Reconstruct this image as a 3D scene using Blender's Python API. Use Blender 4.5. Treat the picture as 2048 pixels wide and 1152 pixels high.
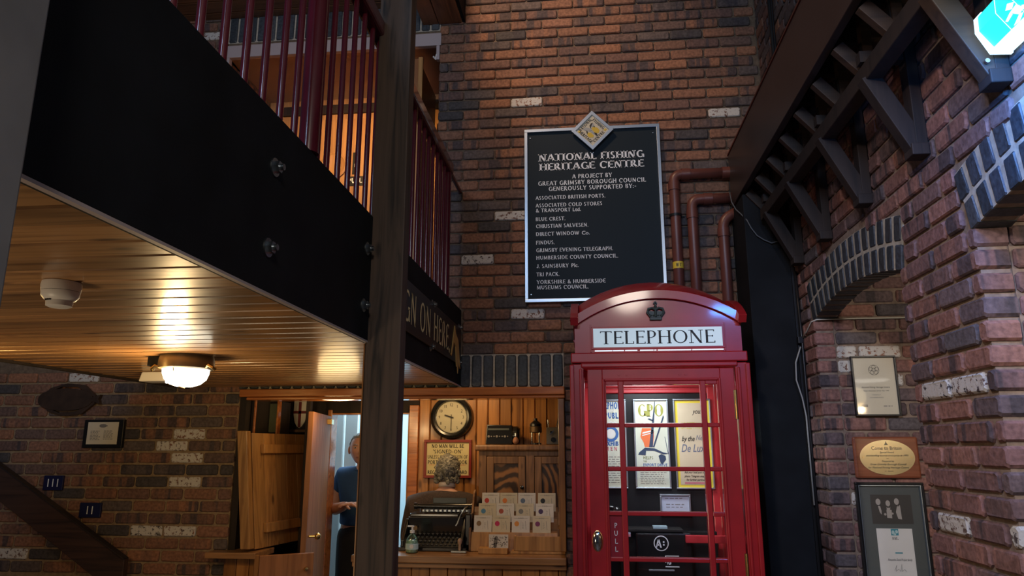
import bpy, bmesh, math, random
from mathutils import Vector, Matrix
random.seed(7)
PI=math.pi
S=bpy.context.scene
COL=S.collection
for o in list(bpy.data.objects): bpy.data.objects.remove(o)

# ------------------------------------------------------------------ camera
cd=bpy.data.cameras.new('camera'); cam=bpy.data.objects.new('camera',cd); COL.objects.link(cam)
cd.sensor_width=36; cd.lens=1423/2048*36; cd.clip_start=0.05
cam.location=(0,0,1.6); cam.rotation_euler=(math.radians(90+12.74),0,math.radians(6.21))
S.camera=cam
# ------------------------------------------------------------------ exposure, world
S.view_settings.view_transform='Standard'; S.view_settings.look='None'
S.view_settings.exposure=0.0; S.view_settings.gamma=1.0; S.view_settings.use_curve_mapping=False
w=bpy.data.worlds.new('world'); S.world=w; w.use_nodes=True
w.node_tree.nodes['Background'].inputs[0].default_value=(0.55,0.65,1.0,1)
w.node_tree.nodes['Background'].inputs[1].default_value=0.028
# ------------------------------------------------------------------ lamps, with added fill lights
def light(name,typ,loc,energy,color,size=.1,rot=None,size_y=None,spot=None):
    l=bpy.data.lights.new(name,typ); l.energy=energy; l.color=color
    if typ=='AREA':
        l.size=size
        if size_y: l.shape='RECTANGLE'; l.size_y=size_y
        else: l.shape='DISK'
    elif typ=='SPOT':
        l.shadow_soft_size=size; l.spot_size=math.radians(spot or 60); l.spot_blend=.6
    else: l.shadow_soft_size=size
    o=bpy.data.objects.new(name,l); COL.objects.link(o); o.location=loc
    if rot is not None:
        d=Vector(rot)-Vector(loc); o.rotation_euler=d.to_track_quat('-Z','Y').to_euler()
    return o
WARM=(1.0,.62,.28); NEUT=(1.0,.86,.72); COOL=(.55,.75,1.0)
light('pendant_hall','AREA',(0.5,-1.3,3.5),26,NEUT,.5,(-0.4,3.4,2.2))
light('cool_hall_fill','AREA',(-1.2,-2.4,4.2),100,(.48,.68,1.0),1.2,(0.2,4.0,2.8))  # cool fill light added behind the viewer
light('wall_washer','SPOT',(-0.95,2.7,5.7),185,(1.0,.66,.42),.15,(-0.65,4.6,4.0),spot=78)
light('right_pier_fill','SPOT',(-0.5,0.2,3.3),130,(1.0,.80,.74),.08,(1.23,2.75,1.75),spot=50)  # added spot that brightens the right-hand pier
light('bulkhead_glow','POINT',(-1.86,2.98,1.80),12,(1.0,.70,.34),.05)
light('hidden_bulkhead','POINT',(-2.78,2.45,1.86),11,(1.0,.60,.18),.07)
light('balcony_ceiling_fill','AREA',(-1.9,.7,.9),7,(1.0,.78,.52),.5,(-1.7,1.8,2.0))  # added upward fill for the pine ceiling, no fitting there
light('office_lamp','AREA',(-0.95,4.86,2.12),8,(1.0,.64,.30),.3,(-1.0,5.25,1.0))
light('shutter_fill','POINT',(-1.70,4.70,1.86),5,(1.0,.68,.30),.14)  # added warm fill for the shutter and left office corner
light('back_room_tube','AREA',(-1.9,6.4,2.35),30,(.62,.86,1.0),.8,(-1.9,6.3,0))
light('upper_lamp','SPOT',(-1.75,4.50,4.10),48,(1.0,.55,.17),.06,(-1.85,5.36,3.5),spot=140)
light('landing_lamp','POINT',(-1.9,3.4,4.5),5,(1.0,.66,.36),.12)
light('booth_lamp','AREA',(0.352,4.08,2.02),6.5,(.86,.95,1.0),.35,(0.352,4.15,0))
light('exit_glow','AREA',(1.09,1.72,2.66),8.5,(.05,.30,1.0),.3,(1.24,1.95,2.40),size_y=.08)
light('exit_glow_side','AREA',(1.08,1.78,2.78),.35,(.2,.8,1.0),.3,(.2,2.2,2.9),size_y=.1)
light('passage_globe','POINT',(2.84,0.0,2.0),24,(1.0,.74,.42),.02)
light('jamb_fill_spot','SPOT',(2.3,1.4,2.55),60,(1.0,.86,.74),.02,(1.5,4.0,1.4),spot=70)  # spot added to light the far jamb, apart from the pendant

# ------------------------------------------------------------------ material helpers
MAT={}
def newmat(n):
    m=bpy.data.materials.new(n); m.use_nodes=True; nt=m.node_tree
    b=nt.nodes['Principled BSDF']; MAT[n]=m; return m,nt,b
def N(nt,t,**k):
    n=nt.nodes.new(t)
    for a,v in k.items():
        if a.startswith('_'): n.inputs[a[1:].replace('_',' ')].default_value=v
        else: setattr(n,a,v)
    return n
def L(nt,a,b): nt.links.new(a,b)
def ramp(nt,fac,stops,interp='LINEAR'):
    r=nt.nodes.new('ShaderNodeValToRGB'); r.color_ramp.interpolation=interp
    e=r.color_ramp.elements
    while len(e)>len(stops): e.remove(e[-1])
    while len(e)<len(stops): e.new(.5)
    for x,(p,c) in zip(e,stops): x.position=p; x.color=(*c,1) if len(c)==3 else c
    L(nt,fac,r.inputs[0]); return r.outputs[0]
def bump(nt,b,h,st=.3,d=.01):
    n=N(nt,'ShaderNodeBump'); n.inputs['Strength'].default_value=st; n.inputs['Distance'].default_value=d
    L(nt,h,n.inputs['Height']); L(nt,n.outputs[0],b.inputs['Normal'])
def plain(n,c,rough=.5,metal=0,noise=.0,scale=30,bmp=0,coat=0,spec=None,emit=None,es=0):
    if n in MAT: return MAT[n]
    m,nt,b=newmat(n)
    b.inputs['Roughness'].default_value=rough; b.inputs['Metallic'].default_value=metal
    if coat: b.inputs['Coat Weight'].default_value=coat; b.inputs['Coat Roughness'].default_value=.08
    if spec is not None: b.inputs['Specular IOR Level'].default_value=spec
    tc=N(nt,'ShaderNodeTexCoord'); nz=N(nt,'ShaderNodeTexNoise'); nz.inputs['Scale'].default_value=scale; nz.inputs['Detail'].default_value=4
    L(nt,tc.outputs['Object'],nz.inputs['Vector'])
    lo=[max(0,x*(1-noise)) for x in c]; hi=[min(1,x*(1+noise)) for x in c]
    col=ramp(nt,nz.outputs[0],[(.3,lo),(.7,hi)]); L(nt,col,b.inputs['Base Color'])
    if bmp: bump(nt,b,nz.outputs[0],bmp,.004)
    if es: b.inputs['Emission Color'].default_value=(*(emit or c),1); b.inputs['Emission Strength'].default_value=es
    return m
def wood(n,c1,c2,axis='z',rough=.35,scale=1.0,coat=.0,rnd=.35,knots=True):
    """wood with grain running along the given axis of world space"""
    m,nt,b=newmat(n); b.inputs['Roughness'].default_value=rough
    if coat: b.inputs['Coat Weight'].default_value=coat; b.inputs['Coat Roughness'].default_value=.12
    g=N(nt,'ShaderNodeNewGeometry'); oi=N(nt,'ShaderNodeObjectInfo')
    ma=N(nt,'ShaderNodeMath',operation='ADD'); L(nt,oi.outputs['Random'],ma.inputs[0]); L(nt,g.outputs['Random Per Island'],ma.inputs[1])
    mu=N(nt,'ShaderNodeMath',operation='MULTIPLY'); mu.inputs[1].default_value=37.; L(nt,ma.outputs[0],mu.inputs[0])
    va=N(nt,'ShaderNodeVectorMath',operation='ADD'); L(nt,g.outputs['Position'],va.inputs[0]); L(nt,mu.outputs[0],va.inputs[1])
    mp=N(nt,'ShaderNodeMapping'); s=[14*scale]*3; s['xyz'.index(axis)]=.9*scale; mp.inputs['Scale'].default_value=s
    L(nt,va.outputs[0],mp.inputs[0])
    nz=N(nt,'ShaderNodeTexNoise'); nz.inputs['Scale'].default_value=1.6; nz.inputs['Detail'].default_value=6; nz.inputs['Distortion'].default_value=1.3
    L(nt,mp.outputs[0],nz.inputs[0])
    col=ramp(nt,nz.outputs[0],[(.28,c2),(.5,c1),(.72,[x*1.25 for x in c1])])
    mp2=N(nt,'ShaderNodeMapping'); s=[9*scale]*3; s['xyz'.index(axis)]=3.4*scale; mp2.inputs['Scale'].default_value=s
    L(nt,va.outputs[0],mp2.inputs[0])
    if knots:
        v=N(nt,'ShaderNodeTexVoronoi'); v.inputs['Scale'].default_value=1.; L(nt,mp2.outputs[0],v.inputs[0])
        k=ramp(nt,v.outputs['Distance'],[(.06,(.12,.08,.06)),(.16,(1,1,1))])
        mx=N(nt,'ShaderNodeMix',data_type='RGBA',blend_type='MULTIPLY'); mx.inputs[0].default_value=.8
        L(nt,col,mx.inputs[6]); L(nt,k,mx.inputs[7]); col=mx.outputs[2]
    fr=N(nt,'ShaderNodeMath',operation='FRACT'); L(nt,ma.outputs[0],fr.inputs[0])
    hv=N(nt,'ShaderNodeHueSaturation'); mr=N(nt,'ShaderNodeMapRange'); mr.inputs[3].default_value=1-rnd; mr.inputs[4].default_value=1+rnd*.6
    L(nt,fr.outputs[0],mr.inputs[0]); L(nt,mr.outputs[0],hv.inputs['Value']); L(nt,col,hv.inputs['Color'])
    L(nt,hv.outputs[0],b.inputs['Base Color'])
    bump(nt,b,nz.outputs[0],.25,.003)
    return m
def brickmat(n,stops,rough=.8,band=.55,pale=False,gloss=0):
    m,nt,b=newmat(n); b.inputs['Roughness'].default_value=rough
    g=N(nt,'ShaderNodeNewGeometry'); oi=N(nt,'ShaderNodeObjectInfo')
    ma=N(nt,'ShaderNodeMath',operation='ADD'); L(nt,oi.outputs['Random'],ma.inputs[0]); L(nt,g.outputs['Random Per Island'],ma.inputs[1])
    fr=N(nt,'ShaderNodeMath',operation='FRACT'); L(nt,ma.outputs[0],fr.inputs[0])
    base=ramp(nt,fr.outputs[0],stops,'CONSTANT')
    mu=N(nt,'ShaderNodeMath',operation='MULTIPLY'); mu.inputs[1].default_value=91.; L(nt,fr.outputs[0],mu.inputs[0])
    mp=N(nt,'ShaderNodeMapping'); mp.inputs['Scale'].default_value=(17,17,1.2); L(nt,g.outputs['Position'],mp.inputs[0])
    va=N(nt,'ShaderNodeVectorMath',operation='ADD'); L(nt,mp.outputs[0],va.inputs[0]); L(nt,mu.outputs[0],va.inputs[1])
    nz=N(nt,'ShaderNodeTexNoise'); nz.inputs['Scale'].default_value=1.; nz.inputs['Detail'].default_value=1.2; L(nt,va.outputs[0],nz.inputs[0])
    f=ramp(nt,nz.outputs[0],[(.40,(0,0,0)),(.44,(.35,.35,.35)),(.56,(.35,.35,.35)),(.60,(1,1,1))])
    dk=N(nt,'ShaderNodeMix',data_type='RGBA'); L(nt,f,dk.inputs[0]); L(nt,base,dk.inputs[6]); dk.inputs[7].default_value=(.055,.045,.05,1)
    # only some bricks are banded
    sel=N(nt,'ShaderNodeMath',operation='MULTIPLY'); sel.inputs[1].default_value=7.; L(nt,fr.outputs[0],sel.inputs[0])
    sf=N(nt,'ShaderNodeMath',operation='FRACT'); L(nt,sel.outputs[0],sf.inputs[0])
    gt=N(nt,'ShaderNodeMath',operation='LESS_THAN'); gt.inputs[1].default_value=band; L(nt,sf.outputs[0],gt.inputs[0])
    mm=N(nt,'ShaderNodeMath',operation='MULTIPLY'); L(nt,gt.outputs[0],mm.inputs[0]); mm.inputs[1].default_value=.85
    mx=N(nt,'ShaderNodeMix',data_type='RGBA'); L(nt,mm.outputs[0],mx.inputs[0]); L(nt,base,mx.inputs[6]); L(nt,dk.outputs[2],mx.inputs[7])
    fine=N(nt,'ShaderNodeTexNoise'); fine.inputs['Scale'].default_value=60; fine.inputs['Detail'].default_value=6; L(nt,g.outputs['Position'],fine.inputs[0])
    fc=ramp(nt,fine.outputs[0],[(.3,(.62,.60,.60)),(.7,(1.25,1.25,1.25))])
    m2=N(nt,'ShaderNodeMix',data_type='RGBA',blend_type='MULTIPLY'); m2.inputs[0].default_value=1; L(nt,mx.outputs[2],m2.inputs[6]); L(nt,fc,m2.inputs[7])
    out=m2.outputs[2]
    if pale:
        p=N(nt,'ShaderNodeTexNoise'); p.inputs['Scale'].default_value=42; p.inputs['Detail'].default_value=7; p.inputs['Roughness'].default_value=.7; L(nt,g.outputs['Position'],p.inputs[0])
        pf=ramp(nt,p.outputs[0],[(.42,(0,0,0)),(.47,(1,1,1))])
        m3=N(nt,'ShaderNodeMix',data_type='RGBA'); L(nt,pf,m3.inputs[0]); L(nt,out,m3.inputs[6]); m3.inputs[7].default_value=(.60,.57,.52,1); out=m3.outputs[2]
    L(nt,out,b.inputs['Base Color'])
    bump(nt,b,fine.outputs[0],.55,.004)
    return m
BS=[(0,(.27,.125,.072)),(.14,(.21,.105,.066)),(.28,(.15,.09,.07)),(.42,(.31,.14,.075)),(.54,(.12,.09,.08)),(.66,(.24,.115,.068)),(.80,(.18,.095,.07)),(.91,(.07,.06,.058)),(.96,(.27,.13,.08))]
BS2=[(0,(.30,.145,.12)),(.14,(.235,.12,.105)),(.28,(.19,.11,.10)),(.42,(.32,.155,.12)),(.56,(.165,.115,.115)),(.66,(.27,.13,.10)),(.80,(.22,.12,.11)),(.92,(.12,.10,.105)),(.96,(.30,.145,.11))]
M_BR=brickmat('red_brick',BS); M_BR2=brickmat('purple_brick',BS2)
M_PALE=brickmat('whitewashed_brick',BS,pale=True)
M_BLUE=brickmat('blue_engineering_brick',[(0,(.035,.045,.055)),(.3,(.05,.06,.075)),(.6,(.045,.05,.055)),(.8,(.065,.075,.085))],rough=.55,band=.0)
M_MORT=plain('brown_mortar',(.15,.105,.07),.95,noise=.3,scale=40,bmp=.6)
M_MORTR=plain('pinkish_tan_mortar',(.25,.185,.14),.95,noise=.25,scale=40,bmp=.5)
M_MORTW=plain('tan_mortar',(.27,.19,.11),.95,noise=.25,scale=40,bmp=.5)
M_MORTL=plain('grey_mortar',(.42,.38,.31),.95,noise=.2,scale=40,bmp=.6)
M_PINE=wood('soffit_pine',(.38,.195,.075),(.14,.062,.022),'x',.36,coat=.3,rnd=.32)
M_PINEZ=wood('panelling_pine',(.38,.165,.042),(.19,.07,.018),'z',.35,coat=.25,rnd=.3)
M_PINEX=wood('counter_pine',(.36,.18,.07),(.18,.075,.025),'x',.32,coat=.3,rnd=.15)
M_PINEY=wood('dark_ceiling_pine',(.22,.095,.045),(.10,.04,.02),'y',.5,rnd=.2)
M_PINED=wood('brown_ceiling_pine',(.17,.085,.045),(.08,.035,.02),'x',.5,rnd=.2)
M_SHUT=wood('shutter_pine',(.46,.235,.075),(.27,.12,.035),'z',.42,rnd=.18)
M_BEAM=wood('head_beam_varnish',(.46,.15,.035),(.28,.08,.02),'x',.22,coat=.6,rnd=.1,knots=False)
M_CUP=wood('cupboard_wood',(.20,.10,.045),(.10,.045,.02),'z',.45,rnd=.2,scale=1.4)
M_CUPP=wood('cupboard_panel',(.22,.095,.032),(.03,.014,.007),'z',.4,rnd=.1,scale=2.4,knots=False)
_m,_nt,_b=newmat('figured_cupboard_panel'); _b.inputs['Roughness'].default_value=.4
_g=N(_nt,'ShaderNodeNewGeometry'); _mp=N(_nt,'ShaderNodeMapping'); _mp.inputs['Scale'].default_value=(1,1,.55); _mp.inputs['Location'].default_value=(.62,0,-.55); L(_nt,_g.outputs['Position'],_mp.inputs[0])
_w=N(_nt,'ShaderNodeTexWave',wave_type='RINGS',rings_direction='Y'); _w.inputs['Scale'].default_value=7; _w.inputs['Distortion'].default_value=7; _w.inputs['Detail'].default_value=2; _w.inputs['Detail Scale'].default_value=1.2; L(_nt,_mp.outputs[0],_w.inputs[0])
L(_nt,ramp(_nt,_w.outputs[0],[(.25,(.035,.016,.007)),(.55,(.15,.065,.022)),(.8,(.27,.12,.04))]),_b.inputs['Base Color']); M_CUPP=_m
M_POST=wood('stained_timber',(.085,.055,.038),(.014,.011,.009),'z',.6,rnd=.0,scale=1.1)
M_POSTG=plain('cool_lit_post',(.21,.215,.235),.7,noise=.35,scale=3,bmp=.2)  # lighter, bluer copy for the near post; cool light put into the colour
M_DOOR=wood('door_veneer',(.34,.14,.05),(.22,.085,.03),'z',.6,rnd=.0,knots=False)
M_DARKW=wood('dark_brown_timber',(.022,.013,.010),(.011,.007,.006),'z',.75,rnd=.2,knots=False)
M_RAFT=wood('rafter_timber',(.060,.033,.020),(.035,.02,.014),'x',.65,rnd=.2,knots=False)
M_STR=wood('stair_string_timber',(.055,.028,.018),(.025,.014,.01),'x',.5,rnd=0,knots=False)
M_UPW=wood('upper_partition_wood',(.45,.24,.10),(.34,.16,.06),'z',.4,rnd=.12,knots=False)
M_BLACK=plain('black_paint',(.008,.0095,.012),.7,noise=.35,scale=5,spec=.18)
M_BLKS=plain('black_satin',(.012,.012,.013),.35,spec=.35)
M_BLKM=plain('black_enamel',(.010,.010,.010),.22,coat=.4)
M_DKGREY=plain('dark_grey_paint',(.018,.016,.016),.7,spec=.2,noise=.2,scale=6)
M_RED=plain('gloss_red_paint',(.36,.012,.016),.33,noise=.12,scale=8,bmp=.05,coat=.5)
M_RAIL=plain('railing_red_paint',(.10,.008,.018),.22,noise=.15,scale=12,coat=.7)
M_REDIN=plain('booth_interior_red',(.55,.03,.04),.4,coat=.3)
M_WHITE=plain('white_paint',(.72,.72,.70),.45)
M_TRIMW=plain('cream_trim',(.45,.38,.38),.5)
M_PLAS=plain('white_plastic',(.70,.66,.60),.4)
M_MAUVE=plain('mauve_plaster',(.36,.25,.22),.85,noise=.05,scale=5)
M_ROOMW=plain('back_room_wall',(.62,.72,.76),.7)
M_STEEL=plain('galvanised_steel',(.42,.47,.50),.32,1,noise=.2,scale=60)
M_ALU=plain('aluminium_frame',(.50,.58,.66),.35,.9)
M_BRASS=plain('brass',(.72,.52,.22),.22,1)
M_CHROME=plain('chrome',(.75,.75,.72),.1,1)
M_PIPE=plain('terracotta_plastic_pipe',(.14,.045,.032),.38,noise=.12,scale=10)
M_NAVY=plain('sign_blue_black',(.009,.019,.028),.6,spec=.2)
M_LET=plain('lettering_white',(.80,.86,.90),.6)
M_GOLD=plain('lettering_gold',(.85,.72,.36),.5)
M_GOLDD=plain('ochre_paint',(.62,.40,.12),.5)
M_INK=plain('black_ink',(.015,.013,.012),.6)
M_GREYINK=plain('grey_ink',(.20,.19,.18),.7)
M_OPAL=plain('opal_sign_glass',(.66,.76,.78),.4,emit=(.66,.86,.92),es=.28)
M_CREAM=plain('cream_paper',(.66,.60,.46),.75,noise=.05,scale=6)
M_PAPER=plain('white_paper',(.72,.70,.66),.7,noise=.04,scale=6)
M_AGED=plain('aged_poster_paper',(.62,.64,.52),.7,noise=.08,scale=5)
M_TAN=plain('tan_poster_paper',(.62,.52,.36),.7,noise=.08,scale=5)
M_YEL=plain('yellow_poster_ink',(.80,.62,.05),.7)
M_YSIGN=plain('yellow_cream_sign',(.66,.58,.30),.7,noise=.06,scale=6)
M_OLIVE=plain('olive_ink',(.30,.30,.06),.7)
M_ORNG=plain('orange_ink',(.72,.16,.05),.7)
M_BLUEI=plain('blue_ink',(.04,.13,.38),.7)
M_PINKI=plain('pink_ink',(.65,.22,.25),.7)
M_NAVYI=plain('navy_ink',(.03,.05,.10),.7)
M_PLATE=plain('navy_plate',(.010,.012,.06),.4)
M_DKRED=plain('maroon_frame',(.22,.02,.012),.4)
M_MAH=wood('mahogany_plaque',(.26,.075,.035),(.16,.04,.02),'x',.28,coat=.5,rnd=0,knots=False)
M_BRUSH=plain('brushed_brass_plate',(.62,.54,.38),.26,1,noise=.1,scale=3)
M_PLATEC=plain('pull_plate_red',(.25,.01,.02),.35,coat=.4)
M_COPPER=plain('dark_bronze_crown',(.035,.045,.035),.5)
M_GREYM=plain('grey_mount_card',(.085,.095,.09),.6)
M_PHOTO=plain('photo_dark',(.05,.046,.042),.5)
M_PHL=plain('photo_light',(.42,.38,.34),.5)
M_TEAL=plain('teal_ink',(.05,.26,.32),.6)
M_SKIN=plain('skin',(.50,.27,.19),.55)
M_TSH=plain('blue_tshirt_cotton',(.010,.05,.15),.85,noise=.1,scale=20)
M_TROU=plain('black_trousers_cloth',(.008,.009,.014),.9)
M_HAIRG=plain('short_grey_hair',(.20,.19,.17),.8,noise=.4,scale=60,bmp=.8)
M_JACK=plain('dark_brown_tweed',(.045,.030,.026),.95,noise=.3,scale=90,bmp=.3)
M_COLLAR=plain('white_collar',(.6,.52,.45),.7)
M_CLOCKF=plain('aged_clock_face',(.55,.52,.38),.5)
M_BROWNF=plain('bronze_brown_plaque',(.045,.026,.016),.45,noise=.3,scale=14)
M_RUST=plain('cable_white',(.6,.58,.5),.5)
M_YTAPE=plain('yellow_label',(.75,.55,.05),.5)
M_FLOOR=plain('floor_tiles',(.10,.07,.055),.5,noise=.3,scale=3)
M_SHIELD=plain('shield_white',(.75,.70,.58),.6)
M_SHR=plain('shield_red',(.16,.02,.02),.6)
M_LANT=plain('lantern_brass_dark',(.16,.10,.05),.4,.6)
def emis(n,c,s):
    m,nt,b=newmat(n); b.inputs['Base Color'].default_value=(*c,1); b.inputs['Emission Color'].default_value=(*c,1); b.inputs['Emission Strength'].default_value=s; b.inputs['Roughness'].default_value=.4
    tc=N(nt,'ShaderNodeTexCoord'); nz=N(nt,'ShaderNodeTexNoise'); nz.inputs['Scale'].default_value=3; L(nt,tc.outputs['Object'],nz.inputs['Vector'])
    L(nt,ramp(nt,nz.outputs[0],[(.3,[x*.9 for x in c]),(.7,c)]),b.inputs['Emission Color']); return m
M_LAMP=emis('lamp_glass_glow',(1.0,.93,.74),4.0)
M_EXG=emis('exit_green_panel',(.02,.55,.52),1.35)
M_EXW=emis('exit_white_diffuser',(.60,.92,1.0),2.0)
M_LEDG=emis('green_led',(.02,.6,.35),1.5); M_LEDW=emis('white_led',(1,.95,.9),2.5)
M_SLOT=emis('vent_light_leak',(.80,.88,.95),.75)
def glassmat(n,tint=(1,1,1),op=.06,rough=.03):
    m,nt,b=newmat(n); out=nt.nodes['Material Output']
    t=N(nt,'ShaderNodeBsdfTransparent'); t.inputs[0].default_value=(*tint,1)
    g=N(nt,'ShaderNodeBsdfGlossy'); g.inputs['Roughness'].default_value=rough
    tc=N(nt,'ShaderNodeTexCoord'); nz=N(nt,'ShaderNodeTexNoise'); nz.inputs['Scale'].default_value=6; L(nt,tc.outputs['Object'],nz.inputs['Vector'])
    bp=N(nt,'ShaderNodeBump'); bp.inputs['Strength'].default_value=.03; L(nt,nz.outputs[0],bp.inputs['Height']); L(nt,bp.outputs[0],g.inputs['Normal'])
    f=N(nt,'ShaderNodeFresnel'); f.inputs[0].default_value=1.45
    ad=N(nt,'ShaderNodeMath',operation='ADD'); ad.inputs[1].default_value=op; L(nt,f.outputs[0],ad.inputs[0])
    mx=N(nt,'ShaderNodeMixShader'); L(nt,ad.outputs[0],mx.inputs[0]); L(nt,t.outputs[0],mx.inputs[1]); L(nt,g.outputs[0],mx.inputs[2]); L(nt,mx.outputs[0],out.inputs[0])
    return m
M_GLASS=glassmat('window_glass',op=.0); M_GEL=glassmat('green_gel_bottle',(.80,.92,.84),.08,.1)

# ------------------------------------------------------------------ geometry helpers
WM={}
class MB:
    def __init__(s): s.v=[]; s.f=[]
    def add(s,vs,fs):
        b=len(s.v); s.v+= [Vector(v) for v in vs]; s.f+=[[i+b for i in f] for f in fs]; return s
    def box(s,x0,x1,y0,y1,z0,z1):
        return s.add([(x,y,z) for z in(z0,z1) for y in(y0,y1) for x in(x0,x1)],[(0,2,3,1),(4,5,7,6),(0,1,5,4),(2,6,7,3),(0,4,6,2),(1,3,7,5)])
    def obox(s,a,b,wd,th,up=(0,0,1)):
        """bar from a to b, width wd across, thickness th along 'up'"""
        a=Vector(a);b=Vector(b);d=(b-a).normalized();u=Vector(up);r=d.cross(u).normalized();u=r.cross(d).normalized()
        vs=[]
        for p in(a,b):
            for i,j in((-1,-1),(1,-1),(1,1),(-1,1)): vs.append(p+r*i*wd/2+u*j*th/2)
        return s.add(vs,[(0,1,2,3),(7,6,5,4),(0,4,5,1),(1,5,6,2),(2,6,7,3),(3,7,4,0)])
    def prism(s,poly,org,U,V,W,depth):
        """poly in (u,v) extruded from org by W*depth"""
        o=Vector(org);U=Vector(U);V=Vector(V);W=Vector(W);n=len(poly)
        a=[o+U*p[0]+V*p[1] for p in poly]; b=[p+W*depth for p in a]
        return s.add(a+b,[list(range(n))[::-1],list(range(n,2*n))]+[(i,(i+1)%n,n+(i+1)%n,n+i) for i in range(n)])
    def cyl(s,a,b,r,r2=None,n=12,cap=True):
        a=Vector(a);b=Vector(b);d=(b-a).normalized();t=Vector((0,0,1)) if abs(d.z)<.9 else Vector((1,0,0))
        u=d.cross(t).normalized();v=d.cross(u); r2=r if r2 is None else r2
        vs=[a+(u*math.cos(2*PI*i/n)+v*math.sin(2*PI*i/n))*r for i in range(n)]+[b+(u*math.cos(2*PI*i/n)+v*math.sin(2*PI*i/n))*r2 for i in range(n)]
        fs=[(i,(i+1)%n,n+(i+1)%n,n+i) for i in range(n)]
        if cap: fs+=[list(range(n))[::-1],list(range(n,2*n))]
        return s.add(vs,fs)
    def tube(s,pts,r,n=8):
        pts=[Vector(p) for p in pts]; vs=[];fs=[]
        t0=(pts[1]-pts[0]).normalized(); up=Vector((0,0,1)) if abs(t0.z)<.9 else Vector((1,0,0)); u=t0.cross(up).normalized()
        for i,p in enumerate(pts):
            d=(pts[min(i+1,len(pts)-1)]-pts[max(i-1,0)]).normalized(); u=(u-d*u.dot(d)).normalized(); v=d.cross(u)
            rr=r[i] if isinstance(r,(list,tuple)) else r
            vs+=[p+(u*math.cos(2*PI*k/n)+v*math.sin(2*PI*k/n))*rr for k in range(n)]
        for i in range(len(pts)-1):
            for k in range(n): fs.append((i*n+k,i*n+(k+1)%n,(i+1)*n+(k+1)%n,(i+1)*n+k))
        m=(len(pts)-1)*n; fs+=[list(range(n))[::-1],[m+k for k in range(n)]]
        return s.add(vs,fs)
    def lathe(s,prof,c,axis=(0,0,1),n=20,sq=(1,1)):
        c=Vector(c);d=Vector(axis).normalized();t=Vector((1,0,0)) if abs(d.x)<.9 else Vector((0,1,0))
        u=(t-d*t.dot(d)).normalized();v=d.cross(u);vs=[];fs=[]
        for r,h in prof: vs+=[c+d*h+(u*math.cos(2*PI*k/n)*sq[0]+v*math.sin(2*PI*k/n)*sq[1])*max(r,1e-4) for k in range(n)]
        for i in range(len(prof)-1):
            for k in range(n): fs.append((i*n+k,i*n+(k+1)%n,(i+1)*n+(k+1)%n,(i+1)*n+k))
        m=(len(prof)-1)*n; fs+=[list(range(n))[::-1],[m+k for k in range(n)]]
        return s.add(vs,fs)
    def sphere(s,c,r,n=16,m=10,f=None):
        c=Vector(c); r=Vector(r) if not isinstance(r,(int,float)) else Vector((r,r,r)); vs=[];fs=[]
        for j in range(m+1):
            th=PI*j/m
            for i in range(n):
                p=Vector((math.sin(th)*math.cos(2*PI*i/n),math.sin(th)*math.sin(2*PI*i/n),math.cos(th)))
                q=Vector((p.x*r.x,p.y*r.y,p.z*r.z)); 
                if f: q=f(p,q)
                vs.append(c+q)
        for j in range(m):
            for i in range(n): fs.append((j*n+i,(j+1)*n+i,(j+1)*n+(i+1)%n,j*n+(i+1)%n))
        return s.add(vs,fs)
    def flat(s,poly,P):
        return s.add([P(*p) for p in poly],[list(range(len(poly)))])
def link(o,parent=None):
    COL.objects.link(o)
    if parent is not None: o.parent=parent
    return o
def setp(o,label=None,cat=None,group=None,kind=None):
    if label: o['label']=label
    if cat: o['category']=cat
    if group: o['group']=group
    if kind: o['kind']=kind
    return o
def thing(name,loc,label,cat,group=None,kind=None):
    o=bpy.data.objects.new(name,None); o.empty_display_size=.1; o.location=loc; link(o); WM[o]=Matrix.Translation(Vector(loc))
    return setp(o,label,cat,group,kind)
def obj(name,mb,mat,parent=None,smooth=False,bevel=0,label=None,cat=None,group=None,kind=None,fix=True):
    me=bpy.data.meshes.new(name)
    vs=[Vector(v) for v in mb.v]
    if parent is None:
        xs=[v.x for v in vs];ys=[v.y for v in vs];zs=[v.z for v in vs]
        org=Vector(((min(xs)+max(xs))/2,(min(ys)+max(ys))/2,min(zs))) if kind!='structure' else Vector((0,0,0))
        inv=Matrix.Translation(-org); wm=Matrix.Translation(org)
    else:
        inv=WM[parent].inverted(); wm=WM[parent].copy(); org=None
    me.from_pydata([inv@v for v in vs],[],mb.f)
    if fix:
        bm=bmesh.new(); bm.from_mesh(me); bmesh.ops.recalc_face_normals(bm,faces=bm.faces)
        big=[f for f in bm.faces if len(f.verts)>4]
        if big: bmesh.ops.triangulate(bm,faces=big,ngon_method='EAR_CLIP')
        bm.to_mesh(me); bm.free()
    me.update()
    if smooth:
        for p in me.polygons: p.use_smooth=True
    me.materials.append(mat)
    o=bpy.data.objects.new(name,me); link(o,parent); WM[o]=wm
    if org is not None: o.location=org
    if smooth and smooth!='all':
        me.set_sharp_from_angle(angle=math.radians(40))
    if bevel:
        m=o.modifiers.new('bevel','BEVEL'); m.width=bevel; m.segments=2; m.limit_method='ANGLE'; m.angle_limit=math.radians(40)
    return setp(o,label,cat,group,kind)
def children(o): return [c for c in COL.objects if c.parent is o]
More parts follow.
